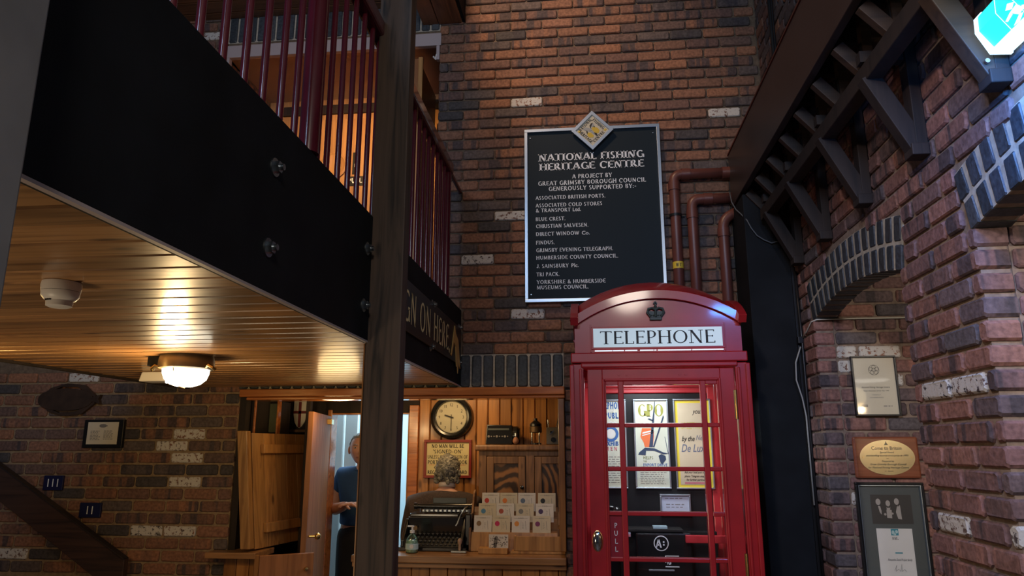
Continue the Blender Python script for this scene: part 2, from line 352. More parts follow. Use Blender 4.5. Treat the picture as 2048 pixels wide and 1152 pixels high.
# ------------------------------------------------------------------ stroke lettering
G={}
def g(ch,w,*st): G[ch]=(w,st)
g('A',.82,('l',.06,0,.40,1,'n'),('l',.40,1,.76,0,'k'),('l',.19,.32,.64,.32,'n'),('s',.06,0),('s',.76,0))
g('B',.66,('l',.14,0,.14,1,'k'),('l',.06,1,.34,1,'n'),('a',.34,.76,.22,.24,-90,90),('l',.14,.52,.34,.52,'n'),('a',.34,.26,.28,.26,-90,90),('l',.06,0,.34,0,'n'))
g('C',.82,('a',.46,.5,.42,.5,48,312),('l',.76,.70,.76,.92,'n'))
g('D',.84,('l',.14,0,.14,1,'k'),('l',.06,1,.36,1,'n'),('a',.34,.5,.46,.5,-90,90),('l',.06,0,.36,0,'n'))
g('E',.62,('l',.14,0,.14,1,'k'),('l',.06,1,.56,1,'n'),('l',.14,.52,.48,.52,'n'),('l',.06,0,.60,0,'n'),('l',.56,.86,.56,1,'n'),('l',.60,0,.60,.15,'n'),('l',.48,.45,.48,.59,'n'))
g('F',.58,('l',.14,0,.14,1,'k'),('l',.06,1,.54,1,'n'),('l',.14,.52,.46,.52,'n'),('l',.54,.86,.54,1,'n'),('s',.14,0))
g('G',.84,('a',.46,.5,.42,.5,50,318),('l',.76,.04,.76,.44,'k'),('l',.58,.44,.84,.44,'n'))
g('H',.84,('l',.14,0,.14,1,'k'),('l',.70,0,.70,1,'k'),('l',.14,.52,.70,.52,'n'),('s',.14,0),('s',.14,1),('s',.70,0),('s',.70,1))
g('I',.32,('l',.16,0,.16,1,'k'),('s',.16,0),('s',.16,1))
g('J',.50,('l',.34,.24,.34,1,'k'),('a',.20,.24,.22,.24,180,360),('s',.34,1))
g('K',.78,('l',.14,0,.14,1,'k'),('l',.20,.48,.62,1,'n'),('l',.30,.55,.70,0,'k'),('s',.14,0),('s',.14,1),('s',.62,1),('s',.70,0))
g('L',.60,('l',.14,0,.14,1,'k'),('l',.06,0,.56,0,'n'),('l',.56,0,.56,.2,'n'),('s',.14,1))
g('M',1.0,('l',.12,0,.16,1,'n'),('l',.16,1,.48,.1,'k'),('l',.48,.1,.80,1,'n'),('l',.80,1,.86,0,'k'),('s',.12,0),('s',.86,0))
g('N',.86,('l',.13,0,.13,1,'n'),('l',.13,1,.70,0,'k'),('l',.70,0,.70,1,'n'),('s',.13,0),('s',.10,1),('s',.70,1))
g('O',.92,('a',.46,.5,.43,.5,0,360))
g('P',.62,('l',.14,0,.14,1,'k'),('l',.06,1,.34,1,'n'),('a',.32,.73,.27,.27,-90,90),('l',.14,.46,.34,.46,'n'),('s',.14,0))
g('R',.74,('l',.14,0,.14,1,'k'),('l',.06,1,.34,1,'n'),('a',.32,.74,.25,.26,-90,90),('l',.14,.48,.34,.48,'n'),('l',.34,.48,.68,0,'k'),('s',.14,0),('s',.68,0))
g('S',.58,('a',.29,.75,.23,.25,40,270),('a',.29,.25,.25,.25,90,-145))
g('T',.74,('l',.37,0,.37,1,'k'),('l',.04,1,.70,1,'n'),('l',.04,.86,.04,1,'n'),('l',.70,.86,.70,1,'n'),('s',.37,0))
g('U',.82,('l',.14,.3,.14,1,'k'),('l',.68,.3,.68,1,'n'),('a',.41,.32,.27,.32,180,360),('s',.14,1),('s',.68,1))
g('V',.80,('l',.06,1,.40,0,'k'),('l',.40,0,.74,1,'n'),('s',.06,1),('s',.74,1))
g('W',1.12,('l',.06,1,.32,0,'k'),('l',.32,0,.56,1,'n'),('l',.56,1,.80,0,'k'),('l',.80,0,1.06,1,'n'),('s',.06,1),('s',1.06,1))
g('X',.78,('l',.06,1,.72,0,'k'),('l',.06,0,.70,1,'n'),('s',.06,1),('s',.70,1),('s',.06,0),('s',.72,0))
g('Y',.76,('l',.06,1,.38,.45,'k'),('l',.38,.45,.70,1,'n'),('l',.38,0,.38,.48,'k'),('s',.06,1),('s',.70,1),('s',.38,0))
g('Z',.66,('l',.06,1,.60,1,'n'),('l',.60,1,.06,0,'k'),('l',.06,0,.62,0,'n'))
g('&',.86,('a',.38,.78,.18,.2,-40,220),('l',.26,.66,.78,0,'k'),('a',.34,.26,.28,.27,100,330),('l',.58,.12,.78,.45,'n'))
g('.',.22,('l',.10,0,.10,.12,'k')); g(',',.22,('l',.12,.10,.05,-.14,'k')); g(':',.22,('l',.10,0,.10,.13,'k'),('l',.10,.42,.10,.55,'k'))
g('-',.42,('l',.06,.38,.36,.38,'n')); g("'",.2,('l',.10,.78,.10,1.02,'k')); g('!',.24,('l',.12,.26,.12,1,'k'),('l',.12,0,.12,.12,'k'))
g('1',.4,('l',.2,0,.2,1,'k'),('l',.05,.8,.2,1,'n')); g('2',.6,('a',.3,.72,.24,.28,-20,165),('l',.52,.6,.06,0,'n'),('l',.06,0,.56,0,'k'))
g('3',.58,('a',.27,.74,.22,.26,-90,150),('a',.27,.26,.26,.26,-150,90)); g('4',.62,('l',.44,0,.44,1,'k'),('l',.44,1,.05,.3,'n'),('l',.05,.3,.58,.3,'n'))
g('5',.58,('l',.14,1,.52,1,'n'),('l',.14,1,.12,.56,'n'),('a',.27,.31,.25,.31,-140,115)); g('6',.6,('a',.3,.3,.24,.3,0,360),('a',.48,.42,.42,.58,100,180))
g('7',.56,('l',.05,1,.52,1,'n'),('l',.52,1,.2,0,'k')); g('8',.6,('a',.3,.74,.21,.26,0,360),('a',.3,.26,.25,.26,0,360)); g('9',.6,('a',.3,.7,.24,.3,0,360),('a',.12,.58,.42,.58,-80,0)); g('0',.62,('a',.31,.5,.25,.5,0,360))
def textpolys(s,k,n,serif):
    out=[];x=0
    for ch in s:
        if ch==' ': x+=.42; continue
        if ch not in G: ch=ch.upper()
        w,st=G[ch]
        for q in st:
            if q[0]=='l':
                _,x0,y0,x1,y1,t=q; t=k if t=='k' else n
                if y0==y1: yy=y0+(n/2 if y0==0 else (-n/2 if y0==1 else 0)); y0=y1=yy
                d=Vector((x1-x0,y1-y0)); 
                if d.length<1e-6: continue
                if abs(d.y)>.6 and abs(d.x)>.05:   # slanted: horizontal cut ends
                    hw=t/2/max(.35,abs(d.normalized().y))
                    out.append([(x+x0-hw,y0),(x+x0+hw,y0),(x+x1+hw,y1),(x+x1-hw,y1)])
                else:
                    p=Vector((-d.y,d.x)).normalized()*t/2
                    out.append([(x+x0+p.x,y0+p.y),(x+x0-p.x,y0-p.y),(x+x1-p.x,y1-p.y),(x+x1+p.x,y1+p.y)])
            elif q[0]=='a':
                _,cx,cy,rx,ry,a0,a1=q; m=max(5,int(abs(a1-a0)/18)); ry2=ry; pr=None
                for i in range(m+1):
                    a=math.radians(a0+(a1-a0)*i/m); c_,s_=math.cos(a),math.sin(a); t=n+(k-n)*c_*c_
                    o_=(x+cx+rx*c_,cy+ry2*s_); i_=(x+cx+(rx-t)*c_,cy+(ry2-t)*s_)
                    if pr: out.append([pr[0],o_,i_,pr[1]])
                    pr=(o_,i_)
            elif serif:
                _,sx,sy=q; hw=k*.5+.075; hh=n*.9
                if sy==0: out.append([(x+sx-hw,0),(x+sx+hw,0),(x+sx+hw,hh),(x+sx-hw,hh)])
                else: out.append([(x+sx-hw,1-hh),(x+sx+hw,1-hh),(x+sx+hw,1),(x+sx-hw,1)])
        x+=w+(.06 if serif else .10)
    return out,x
def text(mb,s,P,x0,z0,h,x1=None,centre=False,k=.16,n=.08,serif=True,asp=1.0):
    """write s in the (u,v) plane P from (x0,z0) with cap height h; fitted to x1 if given"""
    ps,w=textpolys(s,k,n,serif); sx=h*asp
    if x1 is not None: sx=(x1-x0)/w
    if centre: x0=x0-w*sx/2
    for p in ps: mb.flat([(x0+a*sx,z0+b*h) for a,b in p],P)
    return mb
_fontcache={}
def btext(mb,s,P,x0,z0,h,x1=None,centre=False,bold=0,shear=0):
    c=bpy.data.curves.new('t','FONT'); c.body=s; c.size=1; c.offset=bold; c.shear=shear; c.resolution_u=3; c.fill_mode='FRONT'
    o=bpy.data.objects.new('t',c); COL.objects.link(o); dg=bpy.context.evaluated_depsgraph_get()
    me=bpy.data.meshes.new_from_object(o.evaluated_get(dg)); 
    vs=[(v.co.x,v.co.y) for v in me.vertices]; fs=[list(p.vertices) for p in me.polygons]
    bpy.data.objects.remove(o); bpy.data.curves.remove(c); bpy.data.meshes.remove(me)
    if not vs: return mb
    w=max(v[0] for v in vs); sc=h/.73; sx=sc
    if x1 is not None: sx=(x1-x0)/w
    if centre: x0=x0-w*sx/2
    mb.add([P(x0+a*sx,z0+b*sc) for a,b in vs],fs); return mb
def planeY(y): return lambda u,v:Vector((u,y,v))         # faces -Y
def planeX(x,sgn=1): return lambda u,v:Vector((x,u*sgn,v))
def disc(mb,P,cx,cz,rx,rz=None,n=28,a0=0,a1=360):
    rz=rz or rx; mb.flat([(cx+rx*math.cos(math.radians(a0+(a1-a0)*i/n)),cz+rz*math.sin(math.radians(a0+(a1-a0)*i/n))) for i in range(n)],P); return mb
def ring(mb,P,cx,cz,r0,r1,n=32,q=1,a0=0,a1=360):
    for i in range(n):
        a=math.radians(a0+(a1-a0)*i/n);b=math.radians(a0+(a1-a0)*(i+1)/n)
        mb.flat([(cx+r0*math.cos(a),cz+r0*q*math.sin(a)),(cx+r1*math.cos(a),cz+r1*q*math.sin(a)),(cx+r1*math.cos(b),cz+r1*q*math.sin(b)),(cx+r0*math.cos(b),cz+r0*q*math.sin(b))],P)
    return mb
def rect(mb,P,x0,x1,z0,z1): mb.flat([(x0,z0),(x1,z0),(x1,z1),(x0,z1)],P); return mb
def smalltext(mb,P,x0,x1,z0,z1,rows,rnd,ragged=.25,fill=.45):
    """tiny print too small to read: rows of short word strokes"""
    p=(z1-z0)/rows
    for i in range(rows):
        z=z1-(i+.5)*p; x=x0; xe=x1-rnd.random()*ragged*(x1-x0)
        while x<xe:
            wd=p*rnd.uniform(.8,2.4); rect(mb,P,x,min(x+wd,xe),z-p*fill/2,z+p*fill/2); x+=wd+p*.5
    return mb

# ------------------------------------------------------------------ bricks
BMESH={}
def brickmesh(Lx,H,D,var,mat,r=.006):
    key=(round(Lx,3),round(H,3),round(D,3),var,mat.name)
    if key in BMESH: return BMESH[key]
    rn=random.Random(hash((round(Lx*1000),round(H*1000),var)) & 0xffff)
    c=min(r*1.5,H*.2); hx,hz=Lx/2,H/2
    o=[(-hx+c,-hz),(hx-c,-hz),(hx,-hz+c),(hx,hz-c),(hx-c,hz),(-hx+c,hz),(-hx,hz-c),(-hx,-hz+c)]
    jit=lambda a: rn.uniform(-a,a)
    o=[(x+jit(.0015),z+jit(.0015)) for x,z in o]
    vs=[((x-math.copysign(r,x))+jit(.001),jit(.0015),(z-math.copysign(r,z))) for x,z in o]+[(x,r,z) for x,z in o]+[(x,D,z) for x,z in o]
    fs=[list(range(8))]+[(i,i+8,(i+1)%8+8,(i+1)%8) for i in range(8)]+[(i+8,i+16,(i+1)%8+16,(i+1)%8+8) for i in range(8)]
    me=bpy.data.meshes.new('brick'); me.from_pydata(vs,[],fs); me.materials.append(mat)
    BMESH[key]=me; return me
class Wall:
    """collects bricks of one wall; the 300 first are objects, the rest one 'stuff' part"""
    def __init__(s,root,lim=296): s.root=root; s.n=0; s.lim=lim; s.rest={}
    def brick(s,loc,rot,Lx,H,D,mat,r=.006):
        me=brickmesh(round(Lx,2) if Lx>.09 else Lx,H,D,random.randrange(3),mat,r)
        if s.n<s.lim:
            o=bpy.data.objects.new('brick',me); COL.objects.link(o); o.parent=s.root; o.location=loc; o.rotation_euler=rot; s.n+=1
        else:
            mb=s.rest.setdefault(mat.name,MB()); M=Matrix.Translation(Vector(loc))@rot.to_matrix().to_4x4()
            mb.add([M@v.co for v in me.vertices],[list(p.vertices) for p in me.polygons])
    def done(s):
        for k,mb in s.rest.items(): obj('brickwork',mb,MAT[k],s.root,kind='stuff')
from mathutils import Euler
RB=Euler((0,0,0))                 # faces -Y
RR=Euler((0,0,-PI/2))             # faces -X : local x -> -Y, local y -> +X
def courses(W,ref_z,ref_u,z0,z1,allow,place,course=.0762,pitch=.2255,joint=.0105,pale=(),mat=None,D=.05,proud=.004,quoin=None,rd=None):
    k0=math.ceil((z0-ref_z)/course-.5); k1=math.floor((z1-ref_z)/course+.5)
    rows=list(range(k0,k1+1))
    for k in rows:
        z=ref_z+k*course; sh=0 if k%2==0 else pitch/2
        for (u0,u1) in allow(z):
            n0=math.floor((u0-ref_u-sh)/pitch-.6); n1=math.ceil((u1-ref_u-sh)/pitch+.6)
            for n in range(n0,n1+1):
                c=ref_u+sh+n*pitch; a=max(u0,c-pitch/2+joint/2); b=min(u1,c+pitch/2-joint/2)
                if b-a<.035: continue
                m=mat
                for (pu,pz) in pale:
                    if a-.01<pu<b+.01 and abs(pz-z)<course/2: m=M_PALE
                pl,rot=place((a+b)/2,z,random.uniform(-.003,.003)+proud)
                W.brick(pl,rot,b-a,course-joint+random.choice((0,-.001)),D,m)
def placeY(y): return lambda u,z,p:((u,y-p,z),Euler((random.uniform(-.006,.006),0,random.uniform(-.01,.01))))
def placeX(x): return lambda u,z,p:((x-p,-u,z),Euler((random.uniform(-.006,.006),0,-PI/2+random.uniform(-.01,.01))))

# ================================================================== SETTING
YW=4.6
obj('floor',MB().box(-5.5,3.5,-4,8.2,-.05,0),M_FLOOR,kind='structure',label='dark tiled floor of the hall')
# back wall, main brick face
wb=obj('wall_back',MB().box(-1.03,1.45,YW+.012,YW+.25,2.2,5.6).box(-.17,1.45,YW+.012,YW+.25,0,2.2).box(-2.34,-.17,YW+.012,YW+.25,1.99,2.2)
  .box(-2.67,-1.03,YW+.012,YW+.25,4.57,5.6).box(-4.3,-2.67,YW+.012,YW+.25,2.05,5.6).box(-2.67,-1.03,YW+.012,YW+.25,2.2,2.42),M_MORT,kind='structure',label='brown brick wall behind the notice board')
W=Wall(wb,292)
def allow_b(z):
    if z>5.05: return []
    if z>4.0:
        a=[(-1.03,1.2)]; 
        return a+([(-3.25,-2.68)] if z<4.95 else [])
    if z>2.21:
        if 2.62<z<3.68: return [(-1.03,-.36),(.46,1.2)]
        if z<2.5: return [(-.83,1.2)]
        return [(-1.03,1.2)]
    return [(-.165,.02)]
courses(W,3.992,-.397,.9,5.0,allow_b,placeY(YW),pale=[(-.397,3.992),(.971,3.844),(-.507,3.154),(-.725,2.86),(-.398,2.468),(-2.845,4.704)],mat=M_BR)
W.done()
# soldier course lintels
def soldiers(name,x0,x1,z0,z1,label):
    r=obj(name,MB().box(x0,x1,YW+.004,YW+.06,z0,z1),M_MORTL,kind='structure',label=label)
    n=round((x1-x0)/.0762); p=(x1-x0)/n; Wd=Wall(r)
    for i in range(n): Wd.brick((x0+(i+.5)*p,YW-.004,(z0+z1)/2),Euler((random.uniform(-.004,.004),0,random.uniform(-.01,.01))),p-.012,z1-z0-.012,.05,M_BLUE)
soldiers('trim_1',-2.36,-.165,1.985,2.205,'upright blue-black brick course over the office hatch')
soldiers('trim_2',-2.67,-1.03,4.60,4.83,'upright blue-black brick course over the upper doorway')
# lower left brick wall
wl=obj('wall_back_left',MB().box(-5.2,-2.345,YW+.007,YW+.25,0,2.05),M_MORTW,kind='structure',label='dim brick wall under the balcony, left of the hatch')
W=Wall(wl,296)
courses(W,1.697,-2.676,.85,2.12,lambda z:[(-4.35,-2.345)],placeY(YW),course=.0775,pitch=.232,joint=.012,pale=[(-3.487,2.086),(-2.785,1.625),(-2.676,1.697),(-2.678,1.39),(-2.928,1.076),(-2.673,1.079),(-3.82,.924),(-2.682,1.55)],mat=M_BR)
W.done()
# right wall: a half brick leaf with two segmental arches, passage walls behind
XR=1.23
R_I=2.27; SP=2.29
arches=[(3.44,.56),(1.76,.56)]   # centre y, half span
def zc_of(hs): return SP+.07-R_I
def poly_leaf():
    # outline in (y,z), openings down to the floor
    P=[(4.6,0),(4.6,3.1),(-2,3.1),(-2,0)]
    pts=[(-2,0),(1.188,0),(1.188,SP)]
    def arc(cy,hs,Rr,a=14):
        out=[]
        for i in range(a+1):
            y=cy-hs+2*hs*i/a; out.append((y,zc_of(hs)+math.sqrt(Rr*Rr-(y-cy)**2)))
        return out
    pts+=arc(1.76,.56,R_I)+[(2.332,SP),(2.332,0),(2.868,0),(2.868,SP)]+arc(3.44,.56,R_I)+[(4.012,SP),(4.012,0),(4.6,0),(4.6,3.12),(-2,3.12)]
    return pts
mbw=MB().prism(poly_leaf(),(XR+.009,0,0),(0,1,0),(0,0,1),(1,0,0),.094).box(XR+.013,XR+.2,-2,4.6,3.38,5.6)
mbw.box(XR+.02,XR+.55,2.335,2.862,0,2.75).box(XR+.1,XR+4,4.03,4.6,0,2.9).box(XR+3.9,XR+4,-3,4.6,0,2.9).box(XR+.1,XR+4,-3,4.6,2.76,2.8).box(XR+.1,XR+4,-3.1,-3,0,2.8)
wr=obj('wall_right',mbw,M_MORTR,kind='structure',label='thick brick wall with arches on the right')
W=Wall(wr,292)
def allow_r(z):   # u=-y
    hide=[]
    if z<SP+.0: return [(-2.88,-2.32),(-4.6,-4.0)]
    segs=[(-4.6,-1.35)]
    for cy,hs in arches:
        Ro=R_I+.222; zc=zc_of(hs); dz=z-zc
        if dz<Ro:
            half=math.sqrt(Ro*Ro-dz*dz); 
            half=min(half,hs+.055+ (z-SP)*.06)
            ns=[]
            for a,b in segs:
                l,r=-cy-half,-cy+half
                if r<a or l>b: ns.append((a,b)); continue
                if l>a: ns.append((a,l))
                if r<b: ns.append((r,b))
            segs=ns
    return segs
courses(W,2.338,-2.60,.85,3.12,allow_r,placeX(XR),pale=[(-2.6,1.808),(-2.814,1.326),(-2.323,1.335)],mat=M_BR2,D=.10,proud=.004,joint=.012)
courses(W,2.338,-2.60,3.42,4.95,lambda z:[(-4.58,-2.5 if z<4 else -3.0)],placeX(XR-.02),pale=[(-3.521,3.37+.1)],mat=M_BR,D=.04)
W.done()
# jamb walls facing the viewer inside each arch
for nm,y,x1,lab,pale,lim in (('wall_far_alcove',4.0,2.05,'brick jamb wall of the far arch, hung with framed awards',[(1.40,2.02),(1.44,2.091),(1.62,1.952),(1.33,1.366)],296),('wall_near_alcove',2.32,XR+.54,'brick jamb wall inside the near arch at the right edge',[(1.62,1.335)],296)):
    r=obj(nm,MB().box(XR+.1,x1+(.3 if y>3 else .01),y+.008,y+.03,0,2.75),M_MORTR,kind='structure',label=lab)
    W=Wall(r,lim)
    courses(W,2.338,1.44,.8 if y>3 else .95,2.72,lambda z:[((XR+.105) if z<SP else XR+.12,x1)],placeY(y),pale=pale,mat=M_BR2,D=.05,joint=.012)
    W.done()
# arch rings
for k,(cy,hs) in enumerate(arches):
    zc=zc_of(hs); half=math.asin((hs+.0)/R_I); half_o=half+.012
    poly=[]
    for i in range(21): a=-half+2*half*i/20; poly.append((cy+R_I*math.sin(a),zc+R_I*math.cos(a)))
    for i in range(21): a=half_o-2*half_o*i/20; poly.append((cy+(R_I+.218)*math.sin(a),zc+(R_I+.218)*math.cos(a)))
    r=obj('trim_%d'%(k+3),MB().prism(poly,(XR+.003,0,0),(0,1,0),(0,0,1),(1,0,0),.108),M_MORTL,kind='structure',label=('far' if k==0 else 'near')+' arch ring of two rows of blue-black bricks')
    Wd=Wall(r)
    for ri,(ra,rb) in enumerate(((R_I-.002,R_I+.100),(R_I+.114,R_I+.216))):
        n=int(2*half_o*R_I/.0755); rm=(ra+rb)/2
        for i in range(n):
            a=-half_o+2*half_o*(i+.5)/n+(.004 if ri else 0)
            Wd.brick((XR-.001,cy+rm*math.sin(a),zc+rm*math.cos(a)),Euler((0,a,-PI/2)) if False else (Matrix.Rotation(-a,3,'X')@Matrix.Rotation(-PI/2,3,'Z')).to_euler(),.0625,.102,.112,M_BLUE,r=.004)
# ------------------------------------------------------------------ balcony soffit (boards run across)
ce=obj('ceiling',MB().box(-2.72,-.87,.3,YW,2.02,2.04),M_BLACK,kind='structure',label='varnished pine board ceiling under the balcony')
bd=None
y=1.073-.105*8
i=0
xl,xr=-2.70,-.875
while y<YW-.01:
    y1=min(y+.0985,YW-.002)
    mb=MB().add([(xl,y,2.019),(xl,y+.005,2.006),(xl,y1-.005,2.006),(xl,y1,2.019),(xr,y,2.019),(xr,y+.005,2.006),(xr,y1-.005,2.006),(xr,y1,2.019)],[(0,1,5,4),(1,2,6,5),(2,3,7,6),(3,0,4,7),(0,3,2,1),(4,5,6,7)])
    obj('board',mb,M_PINE,ce,fix=True); y+=.105; i+=1
obj('edge_trim',MB().box(-2.73,-2.70,.3,YW-.005,1.995,2.03),M_DARKW,ce)
obj('edge_bead',MB().box(-.852,-.8385,.3,YW-.01,1.996,2.0025),M_TRIMW,ce,label='pale worn bead along the lower edge of the black fascia')
# upper balcony floor build-up and upper soffits
obj('trim_5',MB().box(-2.72,-.95,.3,YW,2.04,2.46),M_DKGREY,kind='structure',label='floor structure of the balcony')
c2=obj('ceiling_upper',MB().box(-3.3,-1.12,.3,YW,4.825,4.86),M_PINED,kind='structure',label='brown pine ceiling above the balcony')
yy=.6
while yy<YW-.05:
    obj('board',MB().box(-3.3,-1.12,yy,min(yy+.128,YW-.005),4.808,4.825),M_PINED,c2,bevel=.004); yy+=.135
c3=obj('trim_6',MB().box(-1.16,-.90,.3,YW-.002,4.665,4.80),M_DKGREY,kind='structure',label='boxed edge of the upper ceiling')
for xx in (-1.16,-1.04,-.925):
    obj('board',MB().box(xx,min(xx+.115,-.87),.3,YW-.003,4.65,4.664),M_PINEY,c3,bevel=.003)
obj('fascia_board',MB().box(-.868,-.845,.3,YW-.002,4.655,5.1),M_BLACK,c3,label='black edge board')
# upper corridor behind the opening
obj('wall_upper_corridor',MB().box(-2.72,-2.67,YW+.012,5.36,2.42,4.7).box(-1.03,-.98,YW+.25,5.36,2.42,4.7),M_MORT,kind='structure',label='brick reveal of the upper doorway')
uc=bpy.data.objects['wall_upper_corridor']; W=Wall(uc)
courses(W,3.992,0,3.2,4.5,lambda z:[(YW+.01,5.34)],lambda u,z,p:((-2.67+p,u,z),Euler((0,0,PI/2))),mat=M_BR,D=.04)
obj('ceiling_corridor',MB().box(-2.72,-.98,YW+.02,5.9,4.50,4.56),M_MAUVE,kind='structure',label='mauve plaster ceiling of the upper passage')
obj('trim_7',MB().box(-2.67,-1.02,YW-.012,YW+.03,4.475,4.575).box(-2.67,-2.64,YW-.012,YW+.03,4.40,4.475).box(-1.055,-1.03,YW-.012,YW+.03,4.36,4.475),M_TRIMW,kind='structure',bevel=.004,label='pale painted head of the upper doorway')
up=obj('wall_upper_partition',MB().box(-2.67,-1.03,5.36,5.40,2.42,4.50),M_UPW,kind='structure',label='orange lit wooden partition behind the railing')
obj('head_rail',MB().box(-2.6,-1.05,5.335,5.36,4.36,4.44),M_DARKW,up)
obj('floor_upper',MB().box(-2.72,-.98,YW,5.9,2.40,2.47),M_DARKW,kind='structure',label='upper landing floor')
# ------------------------------------------------------------------ office behind the hatch
YO=5.5
ow=obj('wall_office_back',MB().box(-2.06,-1.325,YO+.0,YO+.055,1.876,2.25).box(-1.325,.35,YO+.012,YO+.06,0,2.25).box(-2.6,-2.06,YO+.012,YO+.06,0,2.25),M_DARKW,kind='structure',label='pine boarded back wall of the office')
x=-1.327+.002
while x<.2:
    mb=MB(); x1=x+.0875
    mb.add([(x,YO+.012,.0),(x+.006,YO,.0),(x1-.006,YO,.0),(x1,YO+.012,.0),(x,YO+.012,2.2),(x+.006,YO,2.2),(x1-.006,YO,2.2),(x1,YO+.012,2.2)],[(0,1,5,4),(1,2,6,5),(2,3,7,6),(3,0,4,7)])
    obj('board',mb,M_PINEZ,ow); x+=.0906
obj('wall_office_left',MB().box(-2.64,-2.58,YW+.25,YO+.05,0,2.25),M_DKGREY,kind='structure',label='dark side wall of the office')
obj('wall_office_right',MB().box(.2,.24,YW+.25,YO+.05,0,2.25),M_DARKW,kind='structure',label='right side wall of the office')
obj('ceiling_office',MB().box(-2.6,.24,YW+.06,YO+.05,2.2,2.25),M_WHITE,kind='structure',label='office ceiling')
obj('wall_back_room',MB().box(-3.2,-.4,7.2,7.26,0,2.5).box(-2.72,-2.68,YO+.1,7.2,0,2.5).box(-1.1,-1.06,YO+.1,7.2,0,2.5).box(-3.2,-.4,YO+.1,7.2,2.45,2.5),M_ROOMW,kind='structure',label='pale blue wall of the room behind the office')
d=obj('door_1',MB().box(-2.055,-2.02,YO-.01,YO+.12,0,1.90).box(-1.395,-1.322,YO-.03,YO+.12,0,1.93).box(-2.055,-1.395,YO+.0,YO+.12,1.862,1.875),M_BEAM,kind='structure',bevel=.004,label='wooden frame of the doorway into the bright room')
obj('stile',MB().box(-1.405,-1.395,YO-.02,YO+.10,0,1.86),M_PINEZ,d)
# white door lining seen through the doorway
dl=obj('door_2',MB().box(-2.30,-2.19,6.25,6.31,0,2.05).box(-2.17,-2.06,6.25,6.29,0,2.05).box(-2.30,-2.06,6.25,6.30,2.0,2.06),M_WHITE,kind='structure',bevel=.004,label='white painted door and lining in the room behind')
# head beam of the hatch
hb=thing('hatch_head_beam',(-1.24,YW-.05,1.905),'long varnished wooden moulding across the top of the hatch','beam')
obj('beam',MB().box(-2.31,-.16,YW-.075,YW+.10,1.935,1.985),M_BEAM,hb,bevel=.006)
obj('lower_bead',MB().box(-2.27,-.16,YW-.05,YW+.10,1.915,1.934),M_BEAM,hb,bevel=.005)
obj('upright',MB().box(-.205,-.165,YW-.03,YW+.24,.99,1.914),M_PINEZ,hb,bevel=.004)
obj('jamb_lining',MB().box(-2.345,-2.30,YW+.02,YW+.26,0,1.934),M_DARKW,hb)

# ================================================================== BALCONY FASCIA, POSTS, RAILING
XF=-.84
fa=thing('balcony_fascia',(XF,2.5,2.0),'black painted balcony beam with galvanised bolts, in front of the pine soffit','beam')
obj('beam_face',MB().box(XF-.035,XF,.3,YW-.003,2.003,2.50),M_BLACK,fa,bevel=.002)
bproto=None
def bolt(y,z,par,x=XF):
    mb=MB().cyl((x,y,z),(x+.004,y,z),.026,n=20).cyl((x+.004,y,z),(x+.018,y,z),.017,n=6).cyl((x+.018,y,z),(x+.028,y,z),.009,n=10)
    return obj('bolt',mb,M_STEEL,par,smooth=True)
for y_,z_ in ((1.738,2.348),(1.734,2.12),(2.56,2.351),(2.545,2.126),(3.71,2.363),(3.69,2.131),(4.5,2.368),(4.5,2.14)): bolt(y_,z_,fa)
def timber_post(name,x0,x1,y0,y1,z1,label,nb=None):
    t=thing(name,((x0+x1)/2,(y0+y1)/2,0),label,'post')
    obj('timber',MB().box(x0,x1,y0,y1,0,z1),M_POST if y0>2 else M_POSTG,t,bevel=.004)
    return t
pm=timber_post('timber_post',-.850,-.712,2.62,2.70,5.6,'tall dark stained timber post standing in front of the doorway and the black beam')
obj('edge_strip',MB().box(-.8525,-.8485,2.614,2.624,0,1.99),M_PINEZ,pm,label='bare pine edge of the post')
pl=timber_post('timber_post',-.84,-.702,.690,.770,4.2,'dark grey-blue timber post at the left edge of the view')
# railing
rl=thing('balcony_railing',(-.86,2.7,2.5),'dark red painted metal railing along the balcony edge','railing')
ys=[]
yv=.62
for k in range(7): pass
left=[.95,1.05,1.15,1.25,1.358,1.462,1.57,1.675,1.784,1.885]; left2=[2.068,2.152,2.256,2.36,2.462,2.565,2.662,2.77,2.876,2.98,3.085,3.19,3.295,3.40,3.51,3.62,3.73,3.84,3.945,4.05]
bm_=MB().cyl((0,0,0),(0,0,.80),.0095,n=12); 
first=obj('baluster',MB().cyl((-.86,left[0],2.501),(-.86,left[0],3.302),.0105,n=12),M_RAIL,rl,smooth=True)
for y_ in left[1:]+left2:
    o=bpy.data.objects.new('baluster',first.data); COL.objects.link(o); o.parent=rl; o.location=(0,y_-left[0],0)
obj('handrail',MB().box(-.893,-.827,2.02,4.19,3.30,3.372),M_RAIL,rl,bevel=.012)
obj('handrail',MB().box(-.893,-.827,.3,1.95,3.30,3.372),M_RAIL,rl,bevel=.012)
obj('newel',MB().cyl((-.86,2.0,2.502),(-.86,2.0,3.95),.032,n=20),M_RAIL,rl,smooth=True,label='thick round red upright')
obj('newel',MB().cyl((-.86,4.155,2.502),(-.86,4.155,3.33),.024,n=16),M_RAIL,rl,smooth=True)
obj('wall_bracket',MB().cyl((-.86,4.19,3.335),(-.86,4.60,3.335),.014,n=10),M_RAIL,rl,smooth=True)
